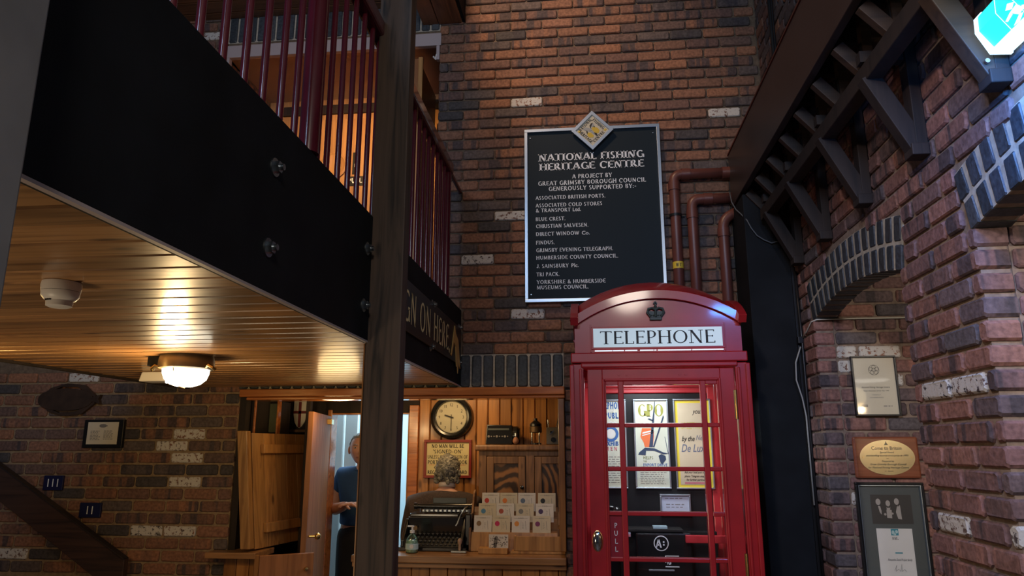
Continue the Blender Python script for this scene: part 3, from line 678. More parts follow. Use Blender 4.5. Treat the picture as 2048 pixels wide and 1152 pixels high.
# SIGN ON HERE board
sb=thing('sign_on_board',(XF,3.6,2.12),'black board lettered SIGN ON HERE in gold with a pointing hand','sign')
obj('board',MB().box(XF+.001,XF+.014,2.80,4.53,2.125,2.365),M_BLKS,sb,bevel=.003)
P=lambda u,v:Vector((XF+.0155,u,v))
mb=MB(); text(mb,'SIGN ON HERE',P,2.93,2.168,.15,x1=4.125,k=.17,n=.085,serif=False); text(mb,',',P,4.13,2.172,.10,k=.2,n=.1,serif=False)
obj('lettering',mb,M_GOLD,sb,fix=False)
mb=MB(); hand=[(4.17,2.15),(4.20,2.17),(4.24,2.26),(4.29,2.345),(4.33,2.30),(4.41,2.27),(4.47,2.15),(4.49,2.10),(4.46,2.12),(4.435,2.17),(4.43,2.10),(4.41,2.06),(4.39,2.10),(4.36,2.10),(4.345,2.16),(4.33,2.22),(4.27,2.24),(4.235,2.19),(4.20,2.145)]
mb.prism(hand,(XF+.0145,0,0),(0,1,0),(0,0,1),(1,0,0),.004); obj('pointing_hand',mb,M_GOLDD,sb)
# ------------------------------------------------------------------ things on the soffit
lp=thing('bulkhead_lamp',(-1.80,3.02,1.86),'lit round bulkhead lamp with wing clips on the pine ceiling','lamp')
obj('body',MB().lathe([(.112,.148),(.117,.13),(.118,.108),(.116,.092),(.104,.088),(.100,.090)],(-1.80,3.02,1.858),n=36),plain('lamp_body_bronze',(.26,.20,.12),.38,.5),lp,smooth=True)
obj('glass_dome',MB().lathe([(.099,.092),(.098,.072),(.088,.045),(.065,.024),(.035,.013),(.0,.010)],(-1.80,3.02,1.858),n=32),M_LAMP,lp,smooth='all')
for sx in(-1,1):
    mb=MB(); mb.tube([(-1.80+sx*.108,2.99,1.955),(-1.80+sx*.125,2.98,1.962),(-1.80+sx*.142,2.985,1.952),(-1.80+sx*.148,3.0,1.945)],.008)
    obj('wing_clip',mb,M_BRASS,lp,smooth=True)
obj('guard',MB().tube([(-1.80,2.915,1.95),(-1.80,2.926,1.925)],.0022,n=6).tube([(-1.80,2.975,1.868),(-1.80,3.02,1.864)],.0022,n=6),M_BRASS,lp)
obj('terminal_block',MB().box(-1.965,-1.905,2.98,3.05,1.96,2.004),M_BLACK,lp,bevel=.004)
sd=thing('smoke_detector',(-1.30,1.60,1.90),'white round smoke detector on the pine ceiling','detector')
obj('base',MB().lathe([(.0435,.063),(.045,.053),(.0435,.040)],(-1.305,1.60,1.942),n=32),M_PLAS,sd,smooth=True)
obj('head',MB().lathe([(.043,.039),(.042,.028),(.034,.018),(.030,.016),(.029,.003),(.022,.0),(0,-.001)],(-1.305,1.60,1.942),n=32),M_PLAS,sd,smooth=True)
mb=MB()
for a in (-118,-105,-92):
    a=math.radians(a); c=Vector((-1.305+.0315*math.cos(a),1.60+.0315*math.sin(a),1.9575)); mb.obox(c-Vector((-math.sin(a),math.cos(a),0))*.0024,c+Vector((-math.sin(a),math.cos(a),0))*.0024,.003,.0035)
obj('vent_slot',mb,M_INK,sd)
em=thing('emergency_lamp_unit',(-2.28,3.62,1.94),'small white emergency light box with green and white leds on the ceiling','lamp')
obj('housing',MB().prism([(-2.40,1.952),(-2.20,1.952),(-2.20,2.003),(-2.385,2.003)],(0,3.58,0),(1,0,0),(0,0,1),(0,1,0),.12),M_PLAS,em,bevel=.006)
obj('hanging_plate',MB().box(-2.19,-2.09,3.62,3.635,1.925,2.003),plain('smoked_panel',(.25,.26,.26),.3),em,bevel=.004)
obj('white_led',MB().sphere((-2.232,3.575,1.948),.010,n=10,m=6),M_LEDW,em,smooth='all'); obj('green_led',MB().sphere((-2.196,3.575,1.955),.009,n=10,m=6),M_LEDG,em,smooth='all')
# ------------------------------------------------------------------ left wall things
fp=thing('flatfish_plaque',(-3.54,YW-.03,1.83),'dark flatfish shaped plaque on the brick wall','plaque')
def fishpoly(cx,cz,a,b):
    pts=[]
    for i in range(25):
        t=PI*i/24; pts.append((cx-a*math.cos(t),cz+b*math.sin(t)**.8))
    tail=[(cx+a*1.12,cz+b*.28),(cx+a*1.28,cz+b*.42),(cx+a*1.22,cz),(cx+a*1.28,cz-b*.42),(cx+a*1.12,cz-b*.28)]
    return pts[:-1]+tail+[(2*cx-x_ if False else x_,2*cz-z_) for x_,z_ in pts[:-1][::-1]]
obj('body',MB().prism(fishpoly(-3.58,1.93,.20,.075),(0,YW-.035,0),(1,0,0),(0,0,1),(0,1,0),.03),M_BROWNF,fp,bevel=.004)
obj('fin',MB().prism([(-3.74,1.97),(-3.62,2.018),(-3.50,2.015),(-3.40,1.96),(-3.37,1.945),(-3.36,1.955),(-3.45,2.028),(-3.58,2.04),(-3.70,2.01)],(0,YW-.03,0),(1,0,0),(0,0,1),(0,1,0),.02).prism([(-3.74,1.89),(-3.62,1.842),(-3.50,1.845),(-3.40,1.90),(-3.37,1.915),(-3.36,1.905),(-3.45,1.832),(-3.58,1.82),(-3.70,1.85)],(0,YW-.03,0),(1,0,0),(0,0,1),(0,1,0),.02),M_BROWNF,fp)
fn=thing('framed_notice',(-3.27,YW-.03,1.61),'small black framed notice with a fish drawing on the dim brick wall','frame')
obj('frame',MB().box(-3.415,-3.13,YW-.030,YW-.004,1.607,1.793),M_BLKS,fn,bevel=.003)
obj('paper',MB().box(-3.385,-3.165,YW-.033,YW-.030,1.630,1.777),M_CREAM,fn)
P=planeY(YW-.0345); mb=MB(); mb.flat(fishpoly(-3.275,1.752,.026,.012),P); smalltext(mb,P,-3.36,-3.285,1.655,1.722,7,random,fill=.4); smalltext(mb,P,-3.265,-3.19,1.66,1.722,7,random,fill=.4)
obj('print',mb,M_GREYINK,fn,fix=True)
for i_,(a,b,c_,d_,n_,lb) in enumerate(((-3.665,-3.525,1.33,1.425,3,'small navy plate with three white strokes, on the brick wall'),(-3.38,-3.23,1.158,1.252,2,'small navy plate with two white strokes, just above the stair string'))):
    t=thing('number_plate',((a+b)/2,YW-.012,c_),lb,'sign')
    obj('plate',MB().box(a,b,YW-.02,YW-.004,c_,d_),M_PLATE,t,bevel=.002)
    mb=MB(); P=planeY(YW-.0215)
    for k in range(n_):
        xx=(a+b)/2+(k-(n_-1)/2)*.034; rect(mb,P,xx-.0035,xx+.0035,c_+.022,d_-.022)
    obj('numeral',mb,M_LET,t)
st=thing('stair_string',(-3.4,YW-.12,0),'dark sloping stair board crossing the lower left brick wall','stair')
def shear(mb):
    for v in mb.v: v.x+=.085*(1.715-v.z)/.73
    return mb
def slopebox(x0,za0,zb0,x1,za1,zb1,y0,y1): return MB().prism([(x0,za0),(x1,za1),(x1,zb1),(x0,zb0)],(0,y0,0),(1,0,0),(0,0,1),(0,1,0),y1-y0)
obj('string_board',MB().prism([(-4.05,1.36),(-3.03,.72),(-2.97,.72),(-2.97,.915),(-4.05,1.56)],(0,YW-.10,0),(1,0,0),(0,0,1),(0,1,0),.045),M_STR,st,bevel=.003)
obj('top_bead',MB().obox((-4.05,YW-.085,1.562),(-2.97,YW-.085,.917),.05,.008),M_DARKW,st)
for q in range(3): pass
# shelf stub, counter stub
sf=thing('counter_stub',(-2.26,YW-.1,0),'short end of pine counter left of the hatch under the shutter','counter')
obj('worktop',MB().box(-2.42,-2.09,YW-.13,YW-.001,.932,.968).box(-2.298,-2.09,YW,YW+.15,.932,.968),M_PINEX,sf,bevel=.004)
for k in range(3): obj('board',MB().box(-2.335+k*.085,-2.335+k*.085+.082,YW-.04,YW+.02,0,.93),M_PINEZ,sf,bevel=.004)
# shutter, folded into the office
sh=thing('hatch_shutter',(-2.2,4.8,.99),'open plank shutter with two battens at the left of the hatch','shutter')
A=Vector((-2.245,4.52,0)); B=Vector((-2.115,5.19,0)); du=(B-A).normalized(); nn=Vector((du.y,-du.x,0)) # facing right
for k in range(5):
    a=A+du*(.05+k*.124); b=A+du*(.05+(k+1)*.124-.0015)
    obj('plank',shear(MB().obox((a.x,a.y,1.34),(b.x,b.y,1.34),.028,.725)),M_SHUT,sh,bevel=.002)
obj('edge_post',shear(MB().box(-2.29,-2.225,4.50,4.56,.985,1.715)),M_SHUT,sh,bevel=.004)
for z_,e in ((1.60,.0),(1.10,0)):
    a=A+du*.14+nn*.028; b=A+du*.66+nn*.028; obj('batten',shear(MB().obox((a.x,a.y,z_),(b.x,b.y,z_),.03,.06)),M_SHUT,sh,bevel=.004)
for fr_ in (.12,.60):
    a=A+du*fr_+nn*.02; obj('bolt',MB().cyl((a.x,a.y,1.03),(a.x,a.y,.985),.006).sphere((a.x+.01,a.y,1.035),.009,n=8,m=6),M_BRASS,sh,smooth=True)
gt_=thing('counter_gate',(-1.95,4.58,0),'low brown wooden gate standing open beside the doorway','gate')
obj('panel',MB().obox((-2.075,4.50,.515),(-1.79,4.67,.515),.03,.87),M_DOOR,gt_,bevel=.003)
obj('stile',MB().obox((-2.10,4.485,.515),(-2.076,4.499,.515),.036,.88),M_PINEZ,gt_,bevel=.003)
obj('knob',MB().lathe([(.007,0),(.007,.02),(.013,.025),(.015,.035),(.010,.045),(0,.047)],(-1.825,4.632,.86),axis=(.5,-.86,0),n=14),M_BRASS,gt_,smooth=True)
# office left corner
wc=thing('wall_cabinet',(-2.2,5.2,1.72),'narrow glazed wooden wall cabinet above the shutter','cabinet')
obj('carcass',MB().box(-2.30,-2.275,4.70,5.1,1.70,1.93).box(-2.30,-2.195,4.95,5.1,1.70,1.93),M_DARKW,wc,bevel=.003)
obj('door_frame',MB().box(-2.275,-2.262,4.685,4.70,1.70,1.93).box(-2.21,-2.198,4.90,4.95,1.70,1.93),M_BEAM,wc,bevel=.002)
obj('front_panel',MB().box(-2.29,-2.212,4.93,4.949,1.715,1.915),plain('green_lit_panel',(.13,.14,.07),.4),wc)  # green light on the cabinet is put into this panel's colour
sp=thing('shield_plaque',(-2.05,5.3,1.72),'white shield with a red cross hanging in the dark office corner','plaque')
def shield(cx,z0,z1,hw): return [(cx-hw,z1),(cx+hw,z1),(cx+hw,z0+(z1-z0)*.5),(cx+hw*.75,z0+(z1-z0)*.2),(cx+hw*.35,z0+(z1-z0)*.05),(cx,z0),(cx-hw*.35,z0+(z1-z0)*.05),(cx-hw*.75,z0+(z1-z0)*.2),(cx-hw,z0+(z1-z0)*.5)]
sx=-2.20
obj('shield',MB().prism(shield(sx,1.755,1.955,.05),(0,5.29,0),(1,0,0),(0,0,1),(0,1,0),.012),M_SHIELD,sp)
obj('cross',MB().box(sx-.010,sx+.010,5.284,5.289,1.76,1.95).box(sx-.049,sx+.049,5.284,5.289,1.862,1.882),M_SHR,sp)
obj('bracket_shelf',MB().box(-2.265,-2.13,5.27,5.34,1.722,1.742),M_CUP,sp,bevel=.002)
obj('back_board',MB().box(-2.578,-2.13,5.305,5.32,1.742,1.97),M_DARKW,sp)
pc=thing('door_post',(-2.0,4.95,0),'dark upright timber between the shutter and the brown door','post')
obj('timber',MB().box(-2.045,-2.01,5.02,5.06,0,2.0),M_DARKW,pc,bevel=.004)
# open brown door
dr=thing('office_door',(-2.02,5.47,0),'brown flush veneered door standing open in the office','door')
Hh=Vector((-2.025,5.44,0)); E2=Vector((-1.885,4.72,0)); dd=(E2-Hh).normalized(); dn=Vector((-dd.y,dd.x,0))
if dn.x<0: dn=-dn
obj('leaf',MB().obox((Hh.x,Hh.y,.925),(E2.x,E2.y,.925),.035,1.845),M_DOOR,dr,bevel=.003)
hp=E2-dd*.06+dn*.02
obj('handle',MB().cyl(hp+Vector((0,0,1.035)),hp+dn*.045+Vector((0,0,1.035)),.009).sphere(hp+dn*.06+Vector((0,0,1.035)),.022,n=14,m=8),M_BRASS,dr,smooth=True,label='brass door knob')
obj('closer',MB().obox(Hh+dd*.06+dn*.03+Vector((0,0,1.80)),Hh+dd*.16+dn*.03+Vector((0,0,1.80)),.04,.04),M_BRASS,dr,bevel=.003,label='small brass closer near the top')
# ------------------------------------------------------------------ counter
ct=thing('office_counter',(-.83,YW,0),'pine counter with boarded front below the hatch','counter')
obj('worktop',MB().box(-1.50,-.165,YW-.06,5.02,.915,.958),M_PINEX,ct,bevel=.006)
obj('front_bead',MB().box(-1.50,-.165,YW-.035,YW-.005,.885,.914),M_PINEX,ct,bevel=.004)
x=-1.129-.114*3
while x<-.2:
    obj('board',MB().box(x+.002,min(x+.112,-.17),YW,YW+.02,0,.9),M_PINEZ,ct,bevel=.004); x+=.114
# ------------------------------------------------------------------ clock, notice
ck=thing('wall_clock',(-1.035,YO,1.69),'round wall clock with thick black rim on the boarded wall','clock')
cc=(-1.063,0,1.838)
obj('case',MB().lathe([(.162,0),(.168,-.02),(.160,-.045),(.140,-.055),(.126,-.050),(.120,-.03)],(cc[0],YO,cc[2]),axis=(0,1,0),n=40),M_BLKM,ck,smooth=True)
obj('dial',MB().cyl((cc[0],YO-.012,cc[2]),(cc[0],YO-.034,cc[2]),.119,n=40),M_CLOCKF,ck,smooth=True)
P=planeY(YO-.0346); mb=MB()
for k in range(12):
    a=math.radians(90-30*(k+1)); s_=str(k+1); text(mb,s_,P,cc[0]+.093*math.cos(a),cc[2]+.093*math.sin(a)-.011,.022,centre=True,k=.17,n=.12,serif=False)
for k in range(60):
    a=2*PI*k/60; mb.flat([(cc[0]+r_*math.cos(a+e_),cc[2]+r_*math.sin(a+e_)) for r_,e_ in((.113,-.008),(.118,-.008),(.118,.008),(.113,.008))],P)
obj('numerals',mb,M_INK,ck,fix=False)
mb=MB(); c_=Vector((cc[0],YO-.039,cc[2])); mb.obox(c_+Vector((0,0,.02)),c_+Vector((-.001,0,-.095)),.005,.002,(0,1,0)); obj('minute_hand',mb,M_INK,ck)
mb=MB(); mb.obox(c_+Vector((.018,-.002,-.006)),c_+Vector((-.052,-.002,.016)),.009,.002,(0,1,0)); obj('hour_hand',mb,M_INK,ck)
obj('glass',MB().cyl((cc[0],YO-.047,cc[2]),(cc[0],YO-.049,cc[2]),.121,n=40),M_GLASS,ck)
ns=thing('signed_on_notice',(-1.09,YO,1.38),'maroon framed yellow notice reading NO MAN WILL BE SIGNED-ON','sign')
x0,x1,z0,z1=-1.272,-.905,1.385,1.668
mb=MB(); 
for a,b,c_,d_ in ((x0,x1,z1-.02,z1),(x0,x1,z0,z0+.02),(x0,x0+.02,z0+.02,z1-.02),(x1-.02,x1,z0+.02,z1-.02)): mb.box(a,b,YO-.03,YO-.004,c_,d_)
obj('frame',mb,M_DKRED,ns,bevel=.002); obj('board',MB().box(x0+.02,x1-.02,YO-.018,YO-.006,z0+.02,z1-.02),M_YSIGN,ns)
P=planeY(YO-.0195); mb=MB(); xm=(x0+x1)/2
text(mb,'NO MAN WILL BE',P,xm-.125,1.607,.028,x1=xm+.125,serif=False,k=.19,n=.14)
text(mb,"'SIGNED-ON'",P,xm-.115,1.566,.028,x1=xm+.115,serif=False,k=.17,n=.12)
text(mb,'UNLESS IN POSSESSION OF',P,xm-.155,1.527,.026,x1=xm+.155,serif=False,k=.17,n=.12)
text(mb,'PORT RECORD BOOK',P,xm-.153,1.487,.028,x1=xm+.153,serif=False,k=.19,n=.14)
text(mb,'OR HAS A',P,xm-.105,1.452,.020,x1=xm+.105,serif=False,k=.17,n=.12)
text(mb,'REGISTRATION CARD',P,xm-.153,1.414,.026,x1=xm+.153,serif=False,k=.19,n=.14)
obj('lettering',mb,M_INK,ns,fix=False)
mb=MB(); rect(mb,P,xm-.143,xm-.095,1.4795,1.4815); rect(mb,P,xm+.095,xm+.14,1.4795,1.4815); obj('underline',mb,M_ORNG,ns)
# ------------------------------------------------------------------ cupboard and things on it
YC=5.30
cu=thing('wooden_cupboard',(-.5,YC,0),'brown wooden cupboard with two panelled doors against the boarded wall','cupboard')
obj('carcass',MB().box(-.82,-.16,YC+.02,YO-.002,0,1.585),M_CUP,cu)
obj('cornice',MB().box(-.85,-.155,YC-.03,YO-.003,1.586,1.63),M_CUP,cu,bevel=.012)
obj('face_frame',MB().box(-.82,-.765,YC,YC+.02,0,1.585).box(-.475,-.415,YC,YC+.02,0,1.585).box(-.21,-.16,YC,YC+.02,0,1.585).box(-.82,-.16,YC+.001,YC+.02,1.55,1.585),M_CUP,cu,bevel=.002)
for (a,b) in ((-.76,-.48),(-.41,-.17)):
    dm=obj('door',MB().box(a,a+.05,YC-.008,YC+.015,.6,1.545).box(b-.05,b,YC-.008,YC+.015,.6,1.545).box(a+.05,b-.05,YC-.008,YC+.015,1.495,1.545).box(a+.05,b-.05,YC-.008,YC+.015,.6,.66),M_CUP,cu,bevel=.003)
    obj('panel',MB().box(a+.05,b-.05,YC+.006,YC+.014,.66,1.495),M_CUPP,dm)
obj('knob',MB().lathe([(.008,0),(.008,.014),(.014,.02),(.014,.03),(0,.034)],(-.50,YC-.008,1.33),axis=(0,-1,0),n=14),M_BLKM,dm,smooth=True)
YI=5.34
rd=thing('old_radio_set',(-.66,YI,1.63),'black sloping fronted radio set on top of the cupboard','radio')
obj('case',MB().prism([(-.775,1.632),(-.575,1.632),(-.575,1.77),(-.765,1.775)],(0,YI-.03,0),(1,0,0),(0,0,1),(0,1,0),.10),M_BLKM,rd,bevel=.006)
obj('end_cover',MB().lathe([(.064,0),(.066,.03),(.05,.05),(0,.055)],(-.572,YI+.02,1.70),axis=(1,0,0),n=20),M_BLKM,rd,smooth=True)
obj('dial_strip',MB().box(-.755,-.60,YI-.034,YI-.031,1.735,1.748),plain('dial_grey',(.10,.12,.12),.3),rd)
mb=MB()
for k in range(8): mb.cyl((-.75+k*.02,YI-.031,1.69),(-.75+k*.02,YI-.037,1.69),.005 if k%3 else .009,n=10)
obj('knobs',mb,M_GREYINK,rd,smooth=True)
lb=thing('light_bulb',(-.55,YI-.03,1.63),'old light bulb standing in front of the black radio set','bulb')
obj('glass',MB().lathe([(.0,0),(.012,.003),(.021,.014),(.023,.026),(.018,.04),(.010,.052)],(-.548,YI-.05,1.632),n=18),plain('amber_bulb',(.35,.16,.09),.15),lb,smooth='all')
obj('cap',MB().lathe([(.010,.052),(.011,.055),(.011,.078),(.008,.082)],(-.548,YI-.05,1.632),n=14),M_CHROME,lb,smooth=True)
ln=thing('ship_lantern',(-.415,YI,1.63),'small ship lantern with dark cap on the cupboard','lantern')
lx=-.405
obj('cap',MB().lathe([(.044,.133),(.044,.150),(.03,.163),(.014,.175),(.014,.190),(.0,.194)],(lx,YI,1.63),n=20),M_BLKM,ln,smooth=True)
obj('band',MB().lathe([(.040,.085),(.045,.09),(.045,.128),(.040,.133)],(lx,YI,1.63),n=20),M_LANT,ln,smooth=True)
for sx_ in(-1,1): obj('upright',MB().cyl((lx+sx_*.027,YI-.02,1.632),(lx+sx_*.027,YI-.02,1.716),.0055),M_CHROME,ln,smooth=True)
obj('foot',MB().lathe([(.04,0),(.04,.01),(.02,.012)],(lx,YI+.01,1.632),n=18),M_BLKM,ln,smooth=True)
gb=thing('grey_switch_box',(-.26,YI,1.63),'grey metal instrument box at the right end of the cupboard','box')
obj('case',MB().box(-.325,-.225,YI-.03,YI+.06,1.632,1.755),plain('dull_grey_metal',(.11,.095,.075),.5,.3),gb,bevel=.004)
obj('dial',MB().cyl((-.275,YI-.031,1.665),(-.275,YI-.037,1.665),.018,n=18),M_BLKM,gb,smooth=True)
obj('button',MB().cyl((-.29,YI-.031,1.72),(-.29,YI-.035,1.72),.008,n=12),M_BLKM,gb,smooth=True)
obj('pointer',MB().obox((-.30,YI-.038,1.70),(-.27,YI-.038,1.73),.005,.003,(0,1,0)),M_CHROME,gb)
obj('wire_prong',MB().cyl((-.31,YI,1.756),(-.315,YI,1.81),.004).cyl((-.25,YI,1.756),(-.235,YI,1.84),.004),M_BLKM,gb)
# ------------------------------------------------------------------ typewriter
tw=thing('typewriter',(-1.03,4.80,.958),'large old black typewriter on the counter','typewriter')
tx0,tx1=-1.24,-.83
obj('base_frame',MB().box(tx0-.02,tx1+.02,4.73,5.00,.960,.985).prism([(4.74,.985),(4.99,.985),(4.99,1.16),(4.86,1.16),(4.74,1.03)],(tx0,0,0),(0,1,0),(0,0,1),(1,0,0),.02).prism([(4.74,.985),(4.99,.985),(4.99,1.16),(4.86,1.16),(4.74,1.03)],(tx1-.02,0,0),(0,1,0),(0,0,1),(1,0,0),.02),M_BLKM,tw,bevel=.004)
obj('body',MB().prism([(4.865,1.05),(4.99,1.0),(4.99,1.175),(4.845,1.175)],(tx0+.02,0,0),(0,1,0),(0,0,1),(1,0,0),tx1-tx0-.04),M_BLKM,tw,bevel=.004)
obj('top_cover',MB().box(tx0+.03,tx1-.05,4.84,4.99,1.176,1.20),M_BLKM,tw,bevel=.006)
kb=obj('key_bed',MB().prism([(4.74,.986),(4.87,.986),(4.87,1.06),(4.74,.99)],(tx0+.02,0,0),(0,1,0),(0,0,1),(1,0,0),tx1-tx0-.04),M_BLKS,tw)
km=None
for r_ in range(4):
    for k in range(11):
        x_=tx0+.06+k*.029+r_*.005; y_=4.755+r_*.028; z_=1.005+r_*.019
        if km is None:
            o=obj('key',MB().cyl((x_,y_,z_-.012),(x_,y_,z_-.004),.003,n=6).cyl((x_,y_,z_-.004),(x_,y_,z_),.009,n=12),plain('key_cap',(.12,.12,.11),.2),tw,smooth=True); km=(o,x_,y_,z_)
        else:
            o=bpy.data.objects.new('key',km[0].data); COL.objects.link(o); o.parent=tw; o.location=(x_-km[1],y_-km[2],z_-km[3])
obj('carriage',MB().box(tx0+.10,tx1+.02,4.90,4.97,1.205,1.222),M_STEEL,tw,bevel=.002)
obj('platen_roller',MB().cyl((tx0+.06,4.93,1.243),(tx1+.02,4.93,1.243),.019,n=18).cyl((tx0+.04,4.93,1.243),(tx0+.06,4.93,1.243),.024,n=16).cyl((tx1+.02,4.93,1.243),(tx1+.045,4.93,1.243),.024,n=16),M_BLKM,tw,smooth=True)
obj('paper_table',MB().box(tx0+.16,tx1-.02,4.955,4.96,1.24,1.30),plain('green_black_enamel',(.03,.04,.035),.3),tw,bevel=.003)
obj('return_lever',MB().tube([(tx1+.0,4.89,1.245),(tx1-.01,4.83,1.235),(tx1-.03,4.79,1.19),(tx1-.045,4.77,1.14),(tx1-.055,4.765,1.125)],.005),M_STEEL,tw,smooth=True)
mb=MB()
for k in range(12): mb.cyl((tx0+.09+k*.03,4.885,1.205),(tx0+.09+k*.03,4.885,1.228),.004,n=8)
obj('tab_stops',mb,M_STEEL,tw,smooth=True,kind='stuff')
obj('ribbon_spool',MB().cyl((tx0+.07,4.86,1.10),(tx0+.07,4.835,1.10),.016,n=14),M_LANT,tw,smooth=True)
obj('side_cover',MB().box(tx1+.0,tx1+.045,4.78,4.99,.99,1.205),M_BLKM,tw,bevel=.01)
for c__ in children(tw):
    c__.scale=(1,1,.93)
bt=thing('hand_gel_bottle',(-1.145,4.66,.958),'clear green hand gel bottle with white pump on the counter','bottle')
obj('bottle',MB().lathe([(.036,0),(.040,.006),(.041,.06),(.036,.085),(.022,.105),(.014,.112),(.014,.12)],(-1.145,4.66,.959),n=24,sq=(1,.7)),M_GEL,bt,smooth=True)
obj('gel',MB().lathe([(.034,.003),(.038,.008),(.039,.06),(.034,.075)],(-1.145,4.66,.960),n=24,sq=(1,.7)),plain('pale_green_gel',(.42,.55,.46),.3),bt,smooth=True)
obj('pump',MB().lathe([(.015,.12),(.015,.135),(.006,.137),(.006,.155),(.012,.156),(.012,.163)],(-1.145,4.66,.959),n=16).box(-1.175,-1.14,4.655,4.665,1.115,1.124),M_WHITE,bt,smooth=True)
obj('label',MB().lathe([(.0417,.022),(.0417,.058)],(-1.145,4.66,.959),n=24,sq=(1,.7)),plain('pale_blue_label',(.42,.60,.62),.5),bt,smooth=True)
mb=MB(); disc(mb,planeY(4.6302),-1.14,1.0,.013); obj('badge',mb,M_WHITE,bt)
sp_=thing('hand_stamp',(-.845,4.70,.958),'wooden handled stamp on a metal base beside the typewriter','stamp')
obj('handle',MB().lathe([(.007,.012),(.009,.03),(.007,.045),(.013,.06),(.014,.075),(.008,.085),(0,.087)],(-.845,4.70,.959),n=16),plain('worn_beech',(.45,.30,.20),.4),sp_,smooth=True)
obj('base',MB().box(-.90,-.80,4.68,4.72,.959,.971),M_STEEL,sp_,bevel=.003)
# ------------------------------------------------------------------ card rack
rk=thing('card_rack',(-.5,4.85,.958),'stepped pine rack holding greeting cards on the counter','rack')
obj('front_board',MB().prism([(4.76,.96),(4.775,.96),(4.80,1.075),(4.785,1.075)],(-.785,0,0),(0,1,0),(0,0,1),(1,0,0),.56),M_SHUT,rk,bevel=.002)
obj('step',MB().box(-.78,-.23,4.80,4.83,.96,1.085).box(-.78,-.23,4.84,4.86,.96,1.155).box(-.78,-.23,4.87,4.89,.96,1.225),M_PINEX,rk)
side=[(4.77,.96),(5.0,.96),(5.0,1.30),(4.97,1.33),(4.93,1.31),(4.88,1.22),(4.82,1.12),(4.77,1.10)]
obj('side_panel',MB().prism(side,(-.80,0,0),(0,1,0),(0,0,1),(1,0,0),.014),M_CUP,rk,bevel=.003)
obj('side_panel',MB().prism(side,(-.228,0,0),(0,1,0),(0,0,1),(1,0,0),.014),M_CUP,rk,bevel=.003)
cols=[[('red',(.55,.04,.03)),('orange',(.75,.22,.04)),('slate blue',(.12,.18,.28)),('black',(.01,.012,.015))],
      [('sky blue',(.08,.25,.45)),('brick red',(.40,.08,.05)),('grey',(.20,.20,.20)),('dark violet',(.06,.03,.12))],
      [('brown',(.25,.15,.07)),('crimson',(.55,.02,.12)),('light orange',(.72,.30,.06)),('plum',(.20,.03,.14))]]
xs=[[-.735,-.61,-.495,-.345+.0],[-.755,-.635,-.50,-.355],[-.775,-.65,-.52,-.385]]
xs=[[-.665,-.545,-.43,-.305],[-.69,-.575,-.445,-.318],[-.715,-.60,-.475,-.345]]
xs=[[-.672,-.552,-.432,-.300],[-.690,-.572,-.442,-.312],[-.712,-.592,-.465,-.330]]
rown=['top','middle','bottom']; 
for r_ in range(3):
    yb=[4.872,4.842,4.795][r_]-.004; zb=[1.200,1.135,1.062][r_]
    for k in range(4):
        cx_=xs[r_][k]; nm,cc_=cols[r_][k]
        t=thing('greeting_card',(cx_,yb,zb),'cream card with a %s dot in the %s row of the card rack'%(nm,rown[r_]),'card','greeting cards in the rack')
        tilt=.16; Pc=lambda u,v,o_=0: Vector((cx_+u,yb-.006+v*tilt-o_,zb+v))
        obj('card',MB().add([Pc(a,b,o_) for o_ in(0,-.002) for a,b in((-.058,0),(.058,0),(.058,.115),(-.058,.115))],[(0,1,2,3),(7,6,5,4),(0,4,5,1),(1,5,6,2),(2,6,7,3),(3,7,4,0)]),M_CREAM if (k+r_)%2 else M_PAPER,t)
        PP=lambda u,v: Pc(u,v,.0012)
        mb=MB(); disc(mb,PP,-.026,.066,.0155,n=20); obj('dot',mb,plain('card_dot_%d%d'%(r_,k),cc_,.6),t)
        mb=MB(); rect(mb,PP,-.045,.045,.099,.1003); ring(mb,PP,0,.100,.005,.0065,n=12,q=.6); ring(mb,PP,-.013,.100,.003,.004,n=10); ring(mb,PP,.013,.100,.003,.004,n=10); rect(mb,PP,.001,.0018,.03,.085); mb.flat([(.034,.03),(.036,.03),(.030,.083),(.028,.083)],PP); smalltext(mb,PP,.008,.022,.035,.075,6,random,fill=.2)
        obj('print',mb,M_GREYINK,t)
pb=thing('postcard_block',(-.64,4.70,.958),'low pine block holding a small landscape postcard in front of the card rack','stand')
obj('block',MB().box(-.722,-.536,4.66,4.75,.959,.992),M_SHUT,pb,bevel=.003)
pk=thing('landscape_postcard',(-.60,4.70,.99),'black and white tree postcard standing on the pine block','postcard')
obj('card',MB().box(-.658,-.535,4.695,4.698,.985,1.072),M_PAPER,pk)
P=planeY(4.6935); mb=MB(); mb.flat([(-.625,.995),(-.608,.995),(-.603,1.03),(-.600,1.058),(-.612,1.064),(-.622,1.055),(-.628,1.03)],P)
rn=random.Random(3)
for k in range(70):
    a=rn.uniform(-.652,-.541); b=rn.uniform(.992,1.062); s_=rn.uniform(.001,.005); mb.flat([(a-s_,b-s_*.6),(a+s_,b-s_*.4),(a+s_*.6,b+s_),(a-s_*.8,b+s_*.7)],P)
obj('print',mb,M_GREYINK,pk)
px=thing('pine_leaflet_box',(-.35,4.72,.958),'plain low pine box at the right end of the counter','box')
obj('front',MB().box(-.50,-.185,4.70,4.712,.975,1.062),M_SHUT,px,bevel=.002)
obj('base',MB().box(-.52,-.175,4.685,4.80,.959,.974),M_SHUT,px,bevel=.002)
obj('end_panel',MB().box(-.50,-.488,4.712,4.755,.975,1.062).box(-.197,-.185,4.712,4.755,.975,1.062),M_SHUT,px,bevel=.002)
